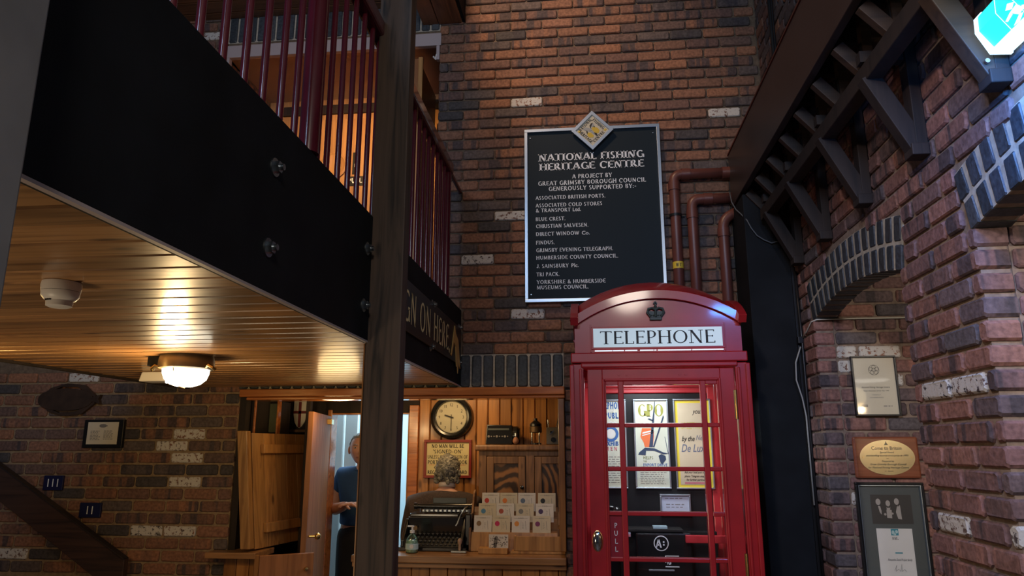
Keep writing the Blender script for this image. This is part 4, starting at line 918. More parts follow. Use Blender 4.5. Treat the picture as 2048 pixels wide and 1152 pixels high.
# ------------------------------------------------------------------ people
def skin(name,parent,joints,edges,mat,root,sub=2,label=None):
    me=bpy.data.meshes.new(name); keys=list(joints); inv=WM[parent].inverted()
    me.from_pydata([inv@Vector(joints[k][0]) for k in keys],[(keys.index(a),keys.index(b)) for a,b in edges],[])
    o=bpy.data.objects.new(name,me); link(o,parent); WM[o]=WM[parent].copy(); me.materials.append(mat)
    me.skin_vertices.new() if hasattr(me.skin_vertices,'new') and not me.skin_vertices else None
    m=o.modifiers.new('skin','SKIN'); 
    sv=me.skin_vertices[0].data if me.skin_vertices else None
    if sv:
        for i,k in enumerate(keys):
            r=joints[k][1]; sv[i].radius=r if isinstance(r,tuple) else (r,r); sv[i].use_root=(k==root)
    m.use_smooth_shade=True
    s=o.modifiers.new('sub','SUBSURF'); s.levels=sub; s.render_levels=sub
    if label: o['label']=label
    return o
def head(parent,c,yaw,mat,hr=(.076,.096,.115)):
    """head with nose, brow and jaw; c = centre, yaw = facing direction (0 faces -Y)"""
    R=Matrix.Rotation(yaw,3,'Z')
    def f(p,q):
        q=q.copy()
        if p.z<-.1: q.x*=1+.38*(p.z+.1); q.y*=1+.12*(p.z+.1)
        fr=max(0,-p.y)
        q.y+=.012*math.exp(-((p.z-.12)/.12)**2-(abs(p.x)-.36)**2/.03)*(fr>0.3)    # eye sockets
        q.y-=.026*math.exp(-((p.z+.18)/.16)**2-(p.x/.13)**2)*fr                   # nose
        q.y-=.006*math.exp(-((p.z-.32)/.10)**2-(p.x/.5)**2)*fr                     # brow
        q.y-=.010*math.exp(-((p.z+.52)/.10)**2-(p.x/.28)**2)*fr                    # lips
        q.y-=.012*math.exp(-((p.z+.85)/.12)**2-(p.x/.4)**2)                       # chin
        return R@q
    h=obj('head',MB().sphere(c,hr,n=36,m=28,f=f),mat,parent,smooth='all')
    F=lambda x,y,z: Vector(c)+R@Vector((x,y,z))
    for s in(-1,1):
        obj('ear',MB().sphere(F(s*.078,.008,-.005),(.011,.02,.032),n=12,m=8),mat,h,smooth='all')
        obj('eye',MB().sphere(F(s*.030,-.080,.014),(.012,.008,.0075),n=12,m=8),plain('eye_white',(.45,.42,.38),.3) if 'eye_white' not in MAT else MAT['eye_white'],h,smooth='all')
        obj('pupil',MB().sphere(F(s*.030,-.0875,.014),(.0045,.003,.0045),n=10,m=6),M_INK,h,smooth='all')
        obj('eyebrow',MB().tube([F(s*.014,-.094,.034),F(s*.03,-.094,.039),F(s*.046,-.084,.034)],.0035,n=6),M_HAIRG,h,smooth='all')
    obj('mouth',MB().tube([F(-.022,-.089,-.060),F(0,-.099,-.058),F(.022,-.089,-.060)],.0035,n=6),plain('lip_dull_red',(.32,.12,.10),.5) if 'lip_dull_red' not in MAT else MAT['lip_dull_red'],h,smooth='all')
    return h
def hand(parent,w,d,palmn,mat,spread=1.0,curl=.5,name='hand'):
    """five fingered hand: w wrist, d pointing direction, palmn palm normal"""
    w=Vector(w); d=Vector(d).normalized(); nrm=Vector(palmn).normalized(); s=d.cross(nrm).normalized()
    J={'w':(w,.024),'p':(w+d*.045,(.036,.017)),'k':(w+d*.085,(.036,.015))}; E_=[('w','p'),('p','k')]
    for i,(o_,l) in enumerate(((-.028,.058),(-.010,.068),(.009,.064),(.027,.050))):
        a=w+d*.088+s*o_; b=a+(d*math.cos(curl*.7)+nrm*math.sin(curl*.7))*l*.55; c_=b+(d*math.cos(curl*1.9)+nrm*math.sin(curl*1.9))*l*.5
        J['a%d'%i]=(a,.0095); J['b%d'%i]=(b,.0085); J['c%d'%i]=(c_,.0065); E_+=[('k','a%d'%i),('a%d'%i,'b%d'%i),('b%d'%i,'c%d'%i)]
    a=w+d*.035-s*.036; b=a-s*.018+d*.028+nrm*.01; c_=b-s*.004+d*.025+nrm*.012
    J['t0']=(a,.012); J['t1']=(b,.010); J['t2']=(c_,.007); E_+=[('p','t0'),('t0','t1'),('t1','t2')]
    return skin(name,parent,J,E_,mat,'p',1)
pe=thing('person',(-1.80,5.78,0),'grey-haired man in a dark blue t-shirt standing in the bright doorway, arms folded low','person')
px_,py_=-1.835,5.76
J={'pel':((px_,py_,.95),(.155,.105)),'wai':((px_,py_,1.10),(.148,.105)),'che':((px_,py_,1.28),(.165,.11)),'nb':((px_,py_,1.42),(.075,.06)),'nk':((px_+.0,py_-.01,1.475),(.052,.055)),'nt':((px_+.0,py_-.01,1.53),(.048,.05))}
E_=[('pel','wai'),('wai','che'),('che','nb'),('nb','nk'),('nk','nt')]
for s,t in((-1,'r'),(1,'l')):
    J['sh'+t]=((px_+s*.17,py_,1.385),.058); J['ua'+t]=((px_+s*.205,py_-.01,1.26),.062); J['el'+t]=((px_+s*.215,py_-.03,1.13),.056)
    J['fa'+t]=((px_+s*.15,py_-.15,1.145),.048); J['wr'+t]=((px_+s*.04,py_-.25,1.18),.034)
    J['hp'+t]=((px_+s*.09,py_,.86),.088); J['kn'+t]=((px_+s*.10,py_-.01,.50),.060); J['an'+t]=((px_+s*.11,py_+.02,.09),.042); J['to'+t]=((px_+s*.12,py_-.13,.04),.036)
    E_+=[('che','sh'+t),('sh'+t,'ua'+t),('ua'+t,'el'+t),('el'+t,'fa'+t),('fa'+t,'wr'+t),('pel','hp'+t),('hp'+t,'kn'+t),('kn'+t,'an'+t),('an'+t,'to'+t)]
body=skin('body',pe,J,E_,M_SKIN,'pel',2)
def sub(keys,grow,extra={}):
    K={}
    for k in keys:
        p,r=J[k]; r=r if isinstance(r,tuple) else (r,r); K[k]=(p,(r[0]+grow,r[1]+grow))
    K.update(extra); return K
K=sub(['wai','che','shr','shl'],.03,{'hem':((px_,py_,1.00),(.185,.145)),'hm2':((px_,py_,1.04),(.185,.145)),'wai':((px_,py_,1.14),(.182,.14)),'neck':((px_,py_,1.415),(.10,.085)),'slr':((px_-.205,py_-.01,1.225),.080),'sll':((px_+.205,py_-.01,1.225),.080)})
skin('tshirt',pe,K,[('hem','hm2'),('hm2','wai'),('wai','che'),('che','neck'),('che','shr'),('che','shl'),('shr','slr'),('shl','sll')],M_TSH,'che',2)
K=sub(['pel','hpr','hpl','knr','knl','anr','anl'],.024,{'wst':((px_,py_,1.06),(.172,.128))})
skin('trousers',pe,K,[('wst','pel'),('pel','hpr'),('pel','hpl'),('hpr','knr'),('hpl','knl'),('knr','anr'),('knl','anl')],M_TROU,'pel',2)
for s,t in((-1,'r'),(1,'l')):
    wq=Vector(J['wr'+t][0]); hand(pe,wq,Vector((-s*.8,-.35,.12)),Vector((0,.25,-1)) ,M_SKIN)
    obj('shoe',MB().sphere((px_+s*.12,py_-.07,.045),(.048,.135,.045),n=16,m=10),M_BLKS,pe,smooth='all')
obj('neckline',MB().tube([(px_+.075*math.cos(a_),py_-.012+.062*math.sin(a_),1.452-.022*max(0,-math.sin(a_))) for a_ in [2*PI*k/16 for k in range(17)]],.008,n=6),M_TSH,pe,smooth='all')
hd=head(pe,(px_-.03,py_-.03,1.595),.30,M_SKIN)
def hf(p,q):
    q=q.copy()
    if p.y<-.15 and p.z<.66: q*=.86
    elif p.z<-.15: q*=.85
    q*=1+.03*math.sin(p.x*23+p.z*17)*math.cos(p.y*19)
    return Matrix.Rotation(.35,3,'Z')@q
obj('hair',MB().sphere((px_-.03,py_-.022,1.605),(.084,.103,.122),n=30,m=22,f=hf),M_HAIRG,pe,smooth='all',label='short swept grey hair')
# seated figure, back to the viewer
se=thing('seated_figure',(-1.04,5.20,0),'seated figure with wavy grey hair and dark jacket, seen from behind at the typewriter','person')
qx,qy=-1.045,5.13
J={'pel':((qx,qy,.56),(.16,.12)),'wai':((qx,qy+.01,.72),(.15,.11)),'che':((qx,qy+.03,1.0),(.18,.12)),'ub':((qx+.01,qy+.05,1.215),(.16,.11)),'nb':((qx+.01,qy+.06,1.315),(.06,.055)),'nk':((qx+.015,qy+.07,1.35),(.046,.048)),'nt':((qx+.015,qy+.08,1.40),.045)}
E_=[('pel','wai'),('wai','che'),('che','ub'),('ub','nb'),('nb','nk'),('nk','nt')]
for s,t in((-1,'l'),(1,'r')):
    J['sh'+t]=((qx+s*.185,qy+.03,1.195),.085); J['el'+t]=((qx+s*.235,qy+.06,.94),.055); J['wr'+t]=((qx+s*.16,qy+.20,.82),.028)
    J['hp'+t]=((qx+s*.09,qy+.02,.54),.085); J['kn'+t]=((qx+s*.11,qy+.22,.53),.062); J['an'+t]=((qx+s*.11,qy+.22,.09),.04); J['to'+t]=((qx+s*.11,qy+.26,.04),.034)
    E_+=[('ub','sh'+t),('sh'+t,'el'+t),('el'+t,'wr'+t),('pel','hp'+t),('hp'+t,'kn'+t),('kn'+t,'an'+t),('an'+t,'to'+t)]
skin('body',se,J,E_,M_SKIN,'pel',2)
K=sub(['pel','wai','che','ub','shl','shr','ell','elr'],.038,{'nb2':((qx+.01,qy+.055,1.315),(.09,.08)),'cl':(J['wrl'][0],.038),'cr':(J['wrr'][0],.038)})
skin('jacket',se,K,[('pel','wai'),('wai','che'),('che','ub'),('ub','nb2'),('ub','shl'),('ub','shr'),('shl','ell'),('shr','elr'),('ell','cl'),('elr','cr')],M_JACK,'che',2)
K=sub(['hpl','hpr','knl','knr','anl','anr','pel'],.012)
skin('trousers',se,K,[('pel','hpr'),('pel','hpl'),('hpr','knr'),('hpl','knl'),('knr','anr'),('knl','anl')],M_TROU,'pel',2)
for t,s in(('l',-1),('r',1)):
    hand(se,J['wr'+t][0],(-s*.3,1,.0),(0,0,-1),M_SKIN)
    obj('shoe',MB().sphere((qx+s*.11,qy+.26,.045),(.045,.12,.042),n=14,m=8),M_BLKS,se,smooth='all')
obj('shirt_collar',MB().lathe([(.062,-.012),(.060,.012),(.055,.022),(.05,.0)],(qx+.014,qy+.060,1.345),axis=(0,.15,1),n=20),M_COLLAR,se,smooth='all')
h2=head(se,(qx+.015,qy+.09,1.448),PI,M_SKIN,(.074,.094,.112))
def hf2(p,q):
    q=q.copy(); q*=1+.045*math.sin(p.x*9+p.z*14+math.sin(p.z*8)*2)+.03*math.sin(p.z*27+p.x*12)
    if p.y>.25 and p.z<.35: q*=.80
    if p.z<-.55: q.x*=.9
    return q
mh,nth,bh=newmat('wavy_grey_hair'); bh.inputs['Roughness'].default_value=.5
gg=N(nth,'ShaderNodeNewGeometry'); wv=N(nth,'ShaderNodeTexNoise'); wv.inputs['Scale'].default_value=34; wv.inputs['Distortion'].default_value=2.2; wv.inputs['Detail'].default_value=3; L(nth,gg.outputs['Position'],wv.inputs[0])
L(nth,ramp(nth,wv.outputs[0],[(.35,(.05,.047,.036)),(.5,(.17,.16,.125)),(.68,(.36,.345,.27))]),bh.inputs['Base Color']); bump(nth,bh,wv.outputs[0],.8,.01)
obj('hair',MB().sphere((qx+.012,qy+.085,1.462),(.088,.104,.106),n=44,m=32,f=hf2),mh,se,smooth='all',label='wavy grey hair, darker on the right')
mb=MB(); rn=random.Random(5)
for k in range(26):
    a=rn.uniform(PI*1.02,PI*1.98); z_=rn.uniform(1.372,1.45); r_=.080
    p0=Vector((qx+.012+r_*math.cos(a),qy+.085+r_*1.05*math.sin(a),z_)); mb.sphere(p0,(rn.uniform(.014,.022),rn.uniform(.012,.018),rn.uniform(.014,.024)),n=10,m=7)
obj('curls',mb,mh,se,smooth='all')
chr_=thing('office_chair',(-1.05,5.2,0),'dark wooden chair under the seated figure','chair')
obj('seat',MB().box(-1.27,-.86,5.03,5.42,.42,.455),M_CUP,chr_,bevel=.008)
for a_,b_ in((-1.25,5.05),(-.88,5.05),(-1.25,5.40),(-.88,5.40)): obj('leg',MB().cyl((a_,b_,0),(a_,b_,.42),.016,.02),M_CUP,chr_,smooth=True)
obj('backrest',MB().tube([(-1.25,5.05,.45),(-1.25,5.02,.80),(-1.22,5.0,.86),(-.90,5.0,.86),(-.88,5.02,.80),(-.88,5.05,.45)],.014),M_CUP,chr_,smooth=True)
# ================================================================== NOTICE BOARD
nb=thing('notice_board',(.05,YW-.03,2.537),'large blue-black notice board listing supporters, in a silver frame','sign')
x0,x1,z0,z1=-.410,.512,2.537,3.760
obj('panel',MB().box(x0+.01,x1-.01,YW-.028,YW-.008,z0+.01,z1-.01),M_NAVY,nb)
fw=.022
obj('frame',MB().box(x0,x1,YW-.045,YW-.02,z1-fw,z1).box(x0,x1,YW-.045,YW-.02,z0,z0+fw).box(x0,x0+fw,YW-.045,YW-.02,z0+fw,z1-fw).box(x1-fw,x1,YW-.045,YW-.02,z0+fw,z1-fw),M_ALU,nb,bevel=.002)
P=planeY(YW-.0295); mb=MB(); kw=dict(k=.19,n=.11)
def tl(s,zc,h,a,b,**q): text(mb,s,P,a,zc-h/2,h,x1=b,**{**kw,**q})
tl('NATIONAL FISHING',3.552,.052,-.312,.405,k=.21,n=.11)
tl('HERITAGE CENTRE',3.484,.052,-.308,.402,k=.21,n=.11)
for s,zc,a,b in (('A PROJECT BY',3.408,-.086,.186),('GREAT GRIMSBY BOROUGH COUNCIL',3.365,-.318,.410),('GENEROUSLY SUPPORTED BY:-',3.324,-.247,.345)): tl(s,zc,.031,a,b,serif=False,k=.19,n=.12)
for s,zc,a,b in (('ASSOCIATED BRITISH PORTS.',3.262,-.336,.136),('ASSOCIATED COLD STORES',3.208,-.336,.114),('BLUE CREST.',3.111,-.337,-.134),('CHRISTIAN SALVESEN.',3.061,-.335,.018),('FINDUS.',2.946,-.336,-.208),('GRIMSBY EVENING TELEGRAPH.',2.893,-.335,.176),('HUMBERSIDE COUNTY COUNCIL.',2.841,-.335,.208),('TRI PACK.',2.727,-.334,-.179),('YORKSHIRE & HUMBERSIDE',2.675,-.333,.121),('MUSEUMS COUNCIL.',2.638,-.333,.010)): tl(s,zc,.0265,a,b,serif=False,k=.19,n=.12)
tl('& TRANSPORT',3.172,.0265,-.336,-.098,serif=False,k=.19,n=.12); btext(mb,'Ltd.',P,-.088,3.159,.0265,x1=-.032,bold=.012)
tl('DIRECT WINDOW',3.006,.0265,-.336,-.044,serif=False,k=.19,n=.12); btext(mb,'Co.',P,-.030,2.993,.0265,x1=.023,bold=.012)
tl('J. SAINSBURY',2.784,.0265,-.332,-.118,serif=False,k=.19,n=.12); btext(mb,'Plc.',P,-.104,2.771,.0265,x1=-.055,bold=.012)
obj('lettering',mb,M_LET,nb,fix=False)
for a,b in((x0+.04,z0+.055),(x1-.045,z1-.06),(x0+.04,z1-.06)): obj('screw',MB().cyl((a,YW-.028,b),(a,YW-.032,b),.004,n=10),M_ALU,nb,smooth=True)
db=thing('diamond_badge',(.055,YW-.06,3.59),'silver edged diamond badge with a fisherman emblem on top of the notice board','badge')
bc=(.058,3.724); hw=.143; Yb_=YW-.062
def dia(h): return [(bc[0]-h,bc[1]),(bc[0],bc[1]-h),(bc[0]+h,bc[1]),(bc[0],bc[1]+h)]
obj('plate',MB().prism(dia(hw-.02),(0,Yb_+.004,0),(1,0,0),(0,0,1),(0,1,0),.012),plain('badge_cream',(.55,.52,.40),.5),db)
mb=MB(); o4=[Vector((p[0],Yb_-.004,p[1])) for p in dia(hw)]; i4=[Vector((p[0],Yb_-.004,p[1])) for p in dia(hw-.028)]; o5=[p+Vector((0,.02,0)) for p in o4]; i5=[p+Vector((0,.02,0)) for p in i4]
mb.add(o4+i4+o5+i5,[(k,(k+1)%4,4+(k+1)%4,4+k) for k in range(4)]+[(k,8+k,8+(k+1)%4,(k+1)%4) for k in range(4)]+[(4+k,4+(k+1)%4,12+(k+1)%4,12+k) for k in range(4)]+[(8+k,12+k,12+(k+1)%4,8+(k+1)%4) for k in range(4)])
obj('rim',mb,M_ALU,db)
def Prot(ang,cx,cz): 
    c_,s_=math.cos(ang),math.sin(ang); return lambda u,v: Vector((cx+u*c_-v*s_,Yb_+.0025,cz+u*s_+v*c_))
mb=MB(); q=.0435; a45=math.radians(45)
text(mb,'NATIONAL',Prot(a45,bc[0]-q,bc[1]+q),-.060,-.008,.021,x1=.058,serif=False,k=.2,n=.12)
text(mb,'FISHING',Prot(-a45,bc[0]+q,bc[1]+q),-.052,-.008,.021,x1=.050,serif=False,k=.2,n=.12)
text(mb,'HERITAGE',Prot(-a45,bc[0]-q,bc[1]-q),-.056,-.012,.021,x1=.060,serif=False,k=.2,n=.12)
text(mb,'CENTRE',Prot(a45,bc[0]+q,bc[1]-q),-.052,-.012,.021,x1=.048,serif=False,k=.2,n=.12)
obj('lettering',mb,M_INK,db,fix=False)
P=planeY(Yb_+.003); S_=.143/432.  # emblem traced in badge units
E2=lambda pts:[((x_-570)*S_+bc[0],(575-y_)*S_+bc[1]) for x_,y_ in pts]
mb=MB(); mb.flat(E2([(555,520),(600,490),(680,520),(720,580),(700,640),(640,650),(580,600)]),P); mb.flat(E2([(470,620),(540,620),(600,690),(590,730),(510,730),(470,690)]),P); mb.flat(E2([(300,560),(345,590),(320,620),(270,600)]),P); mb.flat(E2([(830,540),(870,560),(840,600),(800,580)]),P)
obj('emblem_oilskins',mb,plain('oilskin_yellow',(.60,.42,.03),.5),db)
P=planeY(Yb_+.002); mb=MB(); mb.flat(E2([(380,545),(430,505),(500,515),(560,560),(520,590),(440,575)]),P); mb.flat(E2([(520,590),(570,570),(640,650),(660,690),(600,660)]),P); mb.flat(E2([(550,430),(600,420),(610,470),(570,500)]),P)
obj('emblem_fish',mb,plain('emblem_grey',(.34,.36,.35),.5),db)
P=planeY(Yb_+.001); mb=MB(); mb.flat(E2([(515,470),(545,420),(590,405),(560,450),(540,510),(555,540),(530,520)]),P); mb.flat(E2([(445,575),(480,600),(465,660),(450,620)]),P); mb.flat(E2([(600,620),(660,640),(680,700),(640,690)]),P); mb.flat(E2([(600,470),(625,490),(615,510),(600,495)]),P)
obj('emblem_lines',mb,M_INK,db)
# ------------------------------------------------------------------ pipes
def pipe(name,pts,r,label,collars=()):
    t=thing(name,pts[-1],label,'pipe','soil pipes beside the notice board')
    out=[Vector(pts[0])]
    for i in range(1,len(pts)-1):
        p=Vector(pts[i]); a=(Vector(pts[i-1])-p).normalized(); b=(Vector(pts[i+1])-p).normalized(); R_=.06
        for k in range(7):
            tt=k/6; out.append((p+a*R_)*(1-tt)**2+p*2*tt*(1-tt)+(p+b*R_)*tt*tt)
    out.append(Vector(pts[-1])); obj('pipe_run',MB().tube(out,r,n=18),M_PIPE,t,smooth='all')
    for c_,ax in collars:
        c_=Vector(c_); ax=Vector(ax); obj('collar',MB().cyl(c_-ax*.028,c_+ax*.028,r*1.14,n=18),M_PIPE,t,smooth=True)
    return t
p1=pipe('soil_pipe',[(.95,4.555,3.385),(.588,4.555,3.385),(.588,4.555,1.2)],.034,'leftmost red-brown pipe, turning down beside the notice board',[((.665,4.555,3.385),(1,0,0)),((.588,4.555,3.30),(0,0,1)),((.93,4.555,3.385),(1,0,0))])
obj('yellow_label',MB().lathe([(.0352,0),(.0352,.045)],(.588,4.555,2.735),n=18),M_YTAPE,p1,smooth=True)
mb=MB(); text(mb,"W 5'",lambda u,v: Vector((.588+u,4.5188,2.745+v)),-.018,0,.022,x1=.020,serif=False,k=.2,n=.15); obj('label_marks',mb,M_INK,p1,fix=False)
obj('bracket_clip',MB().lathe([(.040,0),(.040,.016)],(.588,4.555,3.09),n=18).cyl((.53,4.59,3.098),(.65,4.59,3.098),.006),M_BLKS,p1,smooth=True)
p2=pipe('soil_pipe',[(.95,4.55,3.205),(.695,4.55,3.205),(.695,4.55,1.2)],.034,'middle red-brown pipe, bending down from behind the dark beam',[((.80,4.55,3.205),(1,0,0)),((.695,4.55,3.10),(0,0,1))])
p3=pipe('soil_pipe',[(1.0,4.555,3.12),(.888,4.555,3.06),(.888,4.555,1.2)],.034,'rightmost red-brown pipe, next to the black column',[((.888,4.555,2.97),(0,0,1))])
# ------------------------------------------------------------------ black column, gallery beam and roof timbers
cl=thing('black_column',(1.08,4.42,0),'broad black boxed column behind the telephone box','column')
obj('casing',MB().box(.955,XR-.005,4.25,YW-.005,0,3.12),M_BLACK,cl,bevel=.004)
obj('side_board',MB().box(XR-.03,XR-.006,4.235,4.25,0,2.65),M_BLKS,cl)
gl=thing('gallery_beam',(.95,2.5,3.13),'dark brown edge beam of the timber gallery, upper right','beam')
obj('beam_face',MB().box(.95,.985,.5,YW-.04,3.14,3.50),plain('dark_brown_paint',(.040,.030,.028),.38,noise=.15,scale=4),gl,bevel=.003)
obj('top_edge',MB().box(.945,.99,.5,YW-.04,3.501,3.512),plain('lit_edge_red',(.13,.03,.02),.5),gl)  # redder strip paints the light caught along the top edge
obj('deck',MB().box(.985,XR-.008,.5,YW-.01,3.46,3.50),M_DKGREY,gl)
rt=thing('gallery_timbers',(1.1,2.5,2.9),'dark rafters and purlin under the timber gallery','timber frame')
obj('purlin',MB().box(1.04,1.10,.6,4.2,2.93,3.0),M_DARKW,rt,bevel=.004)
obj('wall_plate',MB().box(XR-.045,XR-.006,.6,YW-.03,3.08,3.15),M_DARKW,rt,bevel=.004)
obj('valley_board',MB().obox((1.15,2.6,3.06),(1.15,2.6-2.0,3.06),.01,.1),M_DARKW,rt)
yy=1.55; k=0
rf=None
while yy<4.4:
    o=obj('rafter',MB().obox((.99,yy,3.13),(1.075,yy,3.03),.035,.05),M_RAFT,rt,bevel=.002)
    obj('joist',MB().box(.987,XR-.01,yy-.02,yy+.02,3.30,3.455),M_DARKW,rt)
    obj('hanger',MB().box(1.075,1.079,yy-.012,yy+.012,3.0,3.14),M_STEEL if yy<2.3 else M_DKGREY,rt)  # hangers away from the exit light are coloured dark for shade
    obj('upright',MB().box(1.08,1.115,yy-.02,yy+.02,3.0,3.30),M_RAFT,rt)
    yy+=.27; k+=1
nmz=['nearest','second','third','fourth','farthest']
for i,(y_) in enumerate((2.03,2.545,3.07,3.60,4.08)):
    t=thing('timber_bracket',(XR-.03,y_,2.64),'%s of the dark timber brackets on the arched wall'%nmz[i],'bracket','timber brackets along the arched wall')
    obj('wall_post',MB().box(XR-.045,XR-.005,y_-.03,y_+.03,2.66,3.08),M_DARKW,t,bevel=.003)
    obj('strut',MB().obox((XR-.035,y_,2.665),(1.055,y_,2.95),.055,.065),M_RAFT if i==0 else M_DARKW,t,bevel=.003)  # nearest strut gets a lighter timber, exit light put into its colour
    obj('foot_block',MB().box(XR-.065,XR-.004,y_-.035,y_+.035,2.625,2.67),M_DARKW,t,bevel=.004)
    obj('tie',MB().box(1.03,XR-.046,y_-.02,y_+.02,3.005,3.05),M_DARKW,t)
    if i==0: obj('bolt_head',MB().cyl((XR-.07,y_-.034,2.69),(XR-.07,y_-.042,2.69),.007,n=10),M_STEEL,t,smooth=True)
pl2=thing('gallery_cable',(1.05,4.35,2.8),'thin grey cable looping under the gallery beside the column','cable')
obj('cable',MB().tube([(.925,4.46,3.21),(.925,4.42,3.13),(.935,4.36,3.06),(.95,4.30,3.01),(.97,4.242,2.95),(.99,4.238,2.90),(1.02,4.235,2.85),(1.06,4.233,2.82),(1.10,4.232,2.80),(1.14,4.233,2.81),(1.17,4.235,2.84),(1.20,4.24,2.9)],.004,n=8),plain('grey_cable',(.09,.10,.11),.5),pl2,smooth='all')
cb=thing('conduit',(XR-.04,4.14,3.6),'black conduit pipe running up the right-hand wall above the gallery','pipe')
obj('tube',MB().cyl((XR-.045,4.14,3.52),(XR-.045,4.14,5.2),.014,n=12).cyl((XR-.04,4.11,3.52),(XR-.04,4.11,5.2),.006,n=8),M_BLKS,cb,smooth=True)
cw=thing('alcove_cable',(1.4,3.99,2.29),'thin white cable along the springing of the far arch','cable')
obj('cable',MB().tube([(XR-.008,4.24,2.215),(XR-.008,4.12,2.245),(XR-.008,4.02,2.283),(XR+.01,3.982,2.288),(XR+.25,3.982,2.290),(1.82,3.982,2.290)],.0042,n=8),M_RUST,cw,smooth='all')
cw=thing('wall_cable',(XR-.02,4.22,1.6),'pale cable and black conduit down the brick edge beside the column','cable')
obj('conduit',MB().tube([(XR-.012,4.225,2.62),(XR-.012,4.21,2.2),(XR-.012,4.215,1.6),(XR-.012,4.215,.9)],.009,n=8),M_BLKS,cw,smooth='all')
obj('cable',MB().tube([(XR-.025,4.205,2.17),(XR-.06,4.20,2.08),(XR-.065,4.20,1.98),(XR-.04,4.205,1.88),(XR-.026,4.21,1.78),(XR-.026,4.21,1.3)],.0045,n=8),plain('pale_cable',(.35,.36,.34),.5),cw,smooth='all')
obj('clip_box',MB().box(XR-.035,XR-.006,4.20,4.235,2.19,2.23),M_BLKS,cw,bevel=.003)
# ------------------------------------------------------------------ exit light
ex=thing('exit_light',(1.10,1.78,2.69),'glowing green and white emergency exit light on the wall, top right','light')
def exbox(x0,x1,z0,z1,y0,y1): return MB().box(x0,x1,y0,y1,z0,z1)
obj('housing',MB().box(1.19,XR-.012,1.52,1.99,2.72,2.84),M_WHITE,ex,bevel=.008)
ey0,ey1=1.52,1.96
prof=[(1.20,2.83),(1.15,2.828),(1.133,2.81),(1.131,2.765),(1.165,2.712),(1.20,2.712)]
obj('green_panel',MB().prism(prof,(0,ey0,0),(1,0,0),(0,0,1),(0,1,0),ey1-ey0),M_EXG,ex,bevel=.004)
obj('diffuser',MB().prism([(1.160,2.7115),(1.215,2.7115),(1.215,2.697),(1.168,2.697)],(0,ey0,0),(1,0,0),(0,0,1),(0,1,0),ey1-ey0),M_EXW,ex,bevel=.004)
obj('end_cap',MB().prism([(a-.004 if a<1.19 else a,b) for a,b in prof[:4]]+[(1.158,2.698),(1.215,2.695),(1.215,2.83)],(0,ey1,0),(1,0,0),(0,0,1),(0,1,0),.012),M_EXW,ex,bevel=.003)
P=lambda u,v: Vector((1.0125+(v-2.74)*.085,u,v)) if False else Vector((1.165-.034*(v-2.74)/.078-.0014,u,2.712+.053*(v-2.74)/.078-.0012))
mb=MB(); # running figure and door, mirrored along -y
for pts in ([(1.74,2.80),(1.72,2.812),(1.70,2.80),(1.72,2.788)],[(1.735,2.785),(1.70,2.79),(1.69,2.765),(1.715,2.758)],[(1.715,2.76),(1.70,2.755),(1.73,2.742),(1.755,2.745)],[(1.70,2.765),(1.68,2.75),(1.655,2.75),(1.66,2.757),(1.69,2.775)],[(1.735,2.785),(1.765,2.775),(1.76,2.768),(1.73,2.775)],[(1.64,2.745),(1.58,2.745),(1.58,2.815),(1.64,2.815)]): mb.flat([(a+.10,b) for a,b in pts],P)
obj('running_figure',mb,M_EXW,ex)
for y_ in (1.80,1.87):
    mb=MB(); mb.tube([(1.1645,y_,2.711),(1.1305,y_,2.7645),(1.1325,y_,2.81),(1.15,y_,2.8285)],.0008,n=6)
    obj('rib',mb,M_EXW,ex)
# ------------------------------------------------------------------ frames on the far alcove wall
YA=4.0
fa1=thing('framed_certificate',(1.51,YA-.02,1.77),'black framed cream certificate with a rose emblem, topmost on the alcove wall','frame')
a,b,c_,d_=1.392,1.620,1.768,2.085
def rim(a,b,c_,d_,wd,y0,y1):
    return MB().box(a,b,y0,y1,d_-wd,d_).box(a,b,y0,y1,c_,c_+wd).box(a,a+wd,y0,y1,c_+wd,d_-wd).box(b-wd,b,y0,y1,c_+wd,d_-wd)
obj('frame',rim(a,b,c_,d_,.009,YA-.028,YA-.006),M_BLKS,fa1,bevel=.0015)
obj('paper',MB().box(a+.008,b-.008,YA-.018,YA-.010,c_+.008,d_-.008),M_CREAM,fa1)
P=planeY(YA-.0185); mb=MB(); xm=(a+b)/2
ring(mb,P,xm,2.01,.026,.0275,n=30); ring(mb,P,xm,2.01,.010,.0115,n=24)
for k in range(5):
    an=math.radians(90+72*k); ring(mb,P,xm+.015*math.cos(an),2.01+.015*math.sin(an),.009,.0105,n=16)
btext(mb,'National Fishing Heritage Centre',P,xm-.072,1.915,.009,x1=xm+.072,shear=.3); btext(mb,'Visitor Attraction of the Year 1991',P,xm-.066,1.897,.007,x1=xm+.066,shear=.3)
obj('print',mb,M_INK,fa1,fix=False)
mb=MB(); btext(mb,'HIGHLY',P,xm-.022,1.876,.006,x1=xm+.022); btext(mb,'COMMENDED',P,xm-.035,1.862,.006,x1=xm+.035); mb.add([P(*p) for p in((a+.022,1.815),(a+.065,1.815),(a+.065,1.828),(a+.022,1.828))],[(0,1,2,3)]); smalltext(mb,P,xm+.03,b-.03,1.815,1.825,1,random)
obj('small_print',mb,M_GREYINK,fa1,fix=False)
obj('glass',MB().box(a+.008,b-.008,YA-.0215,YA-.0205,c_+.008,d_-.008),M_GLASS,fa1)
pq=thing('oval_award_plaque',(1.52,YA-.02,1.46),'mahogany plaque with an oval brass plate headed Come to Britain','plaque')
obj('board',MB().box(1.358,1.680,YA-.030,YA-.006,1.452,1.662),M_MAH,pq,bevel=.010)
mb=MB().prism([(1.519+.136*math.cos(t_*PI/24),1.557+.088*math.sin(t_*PI/24)) for t_ in range(48)],(0,YA-.034,0),(1,0,0),(0,0,1),(0,1,0),.005)
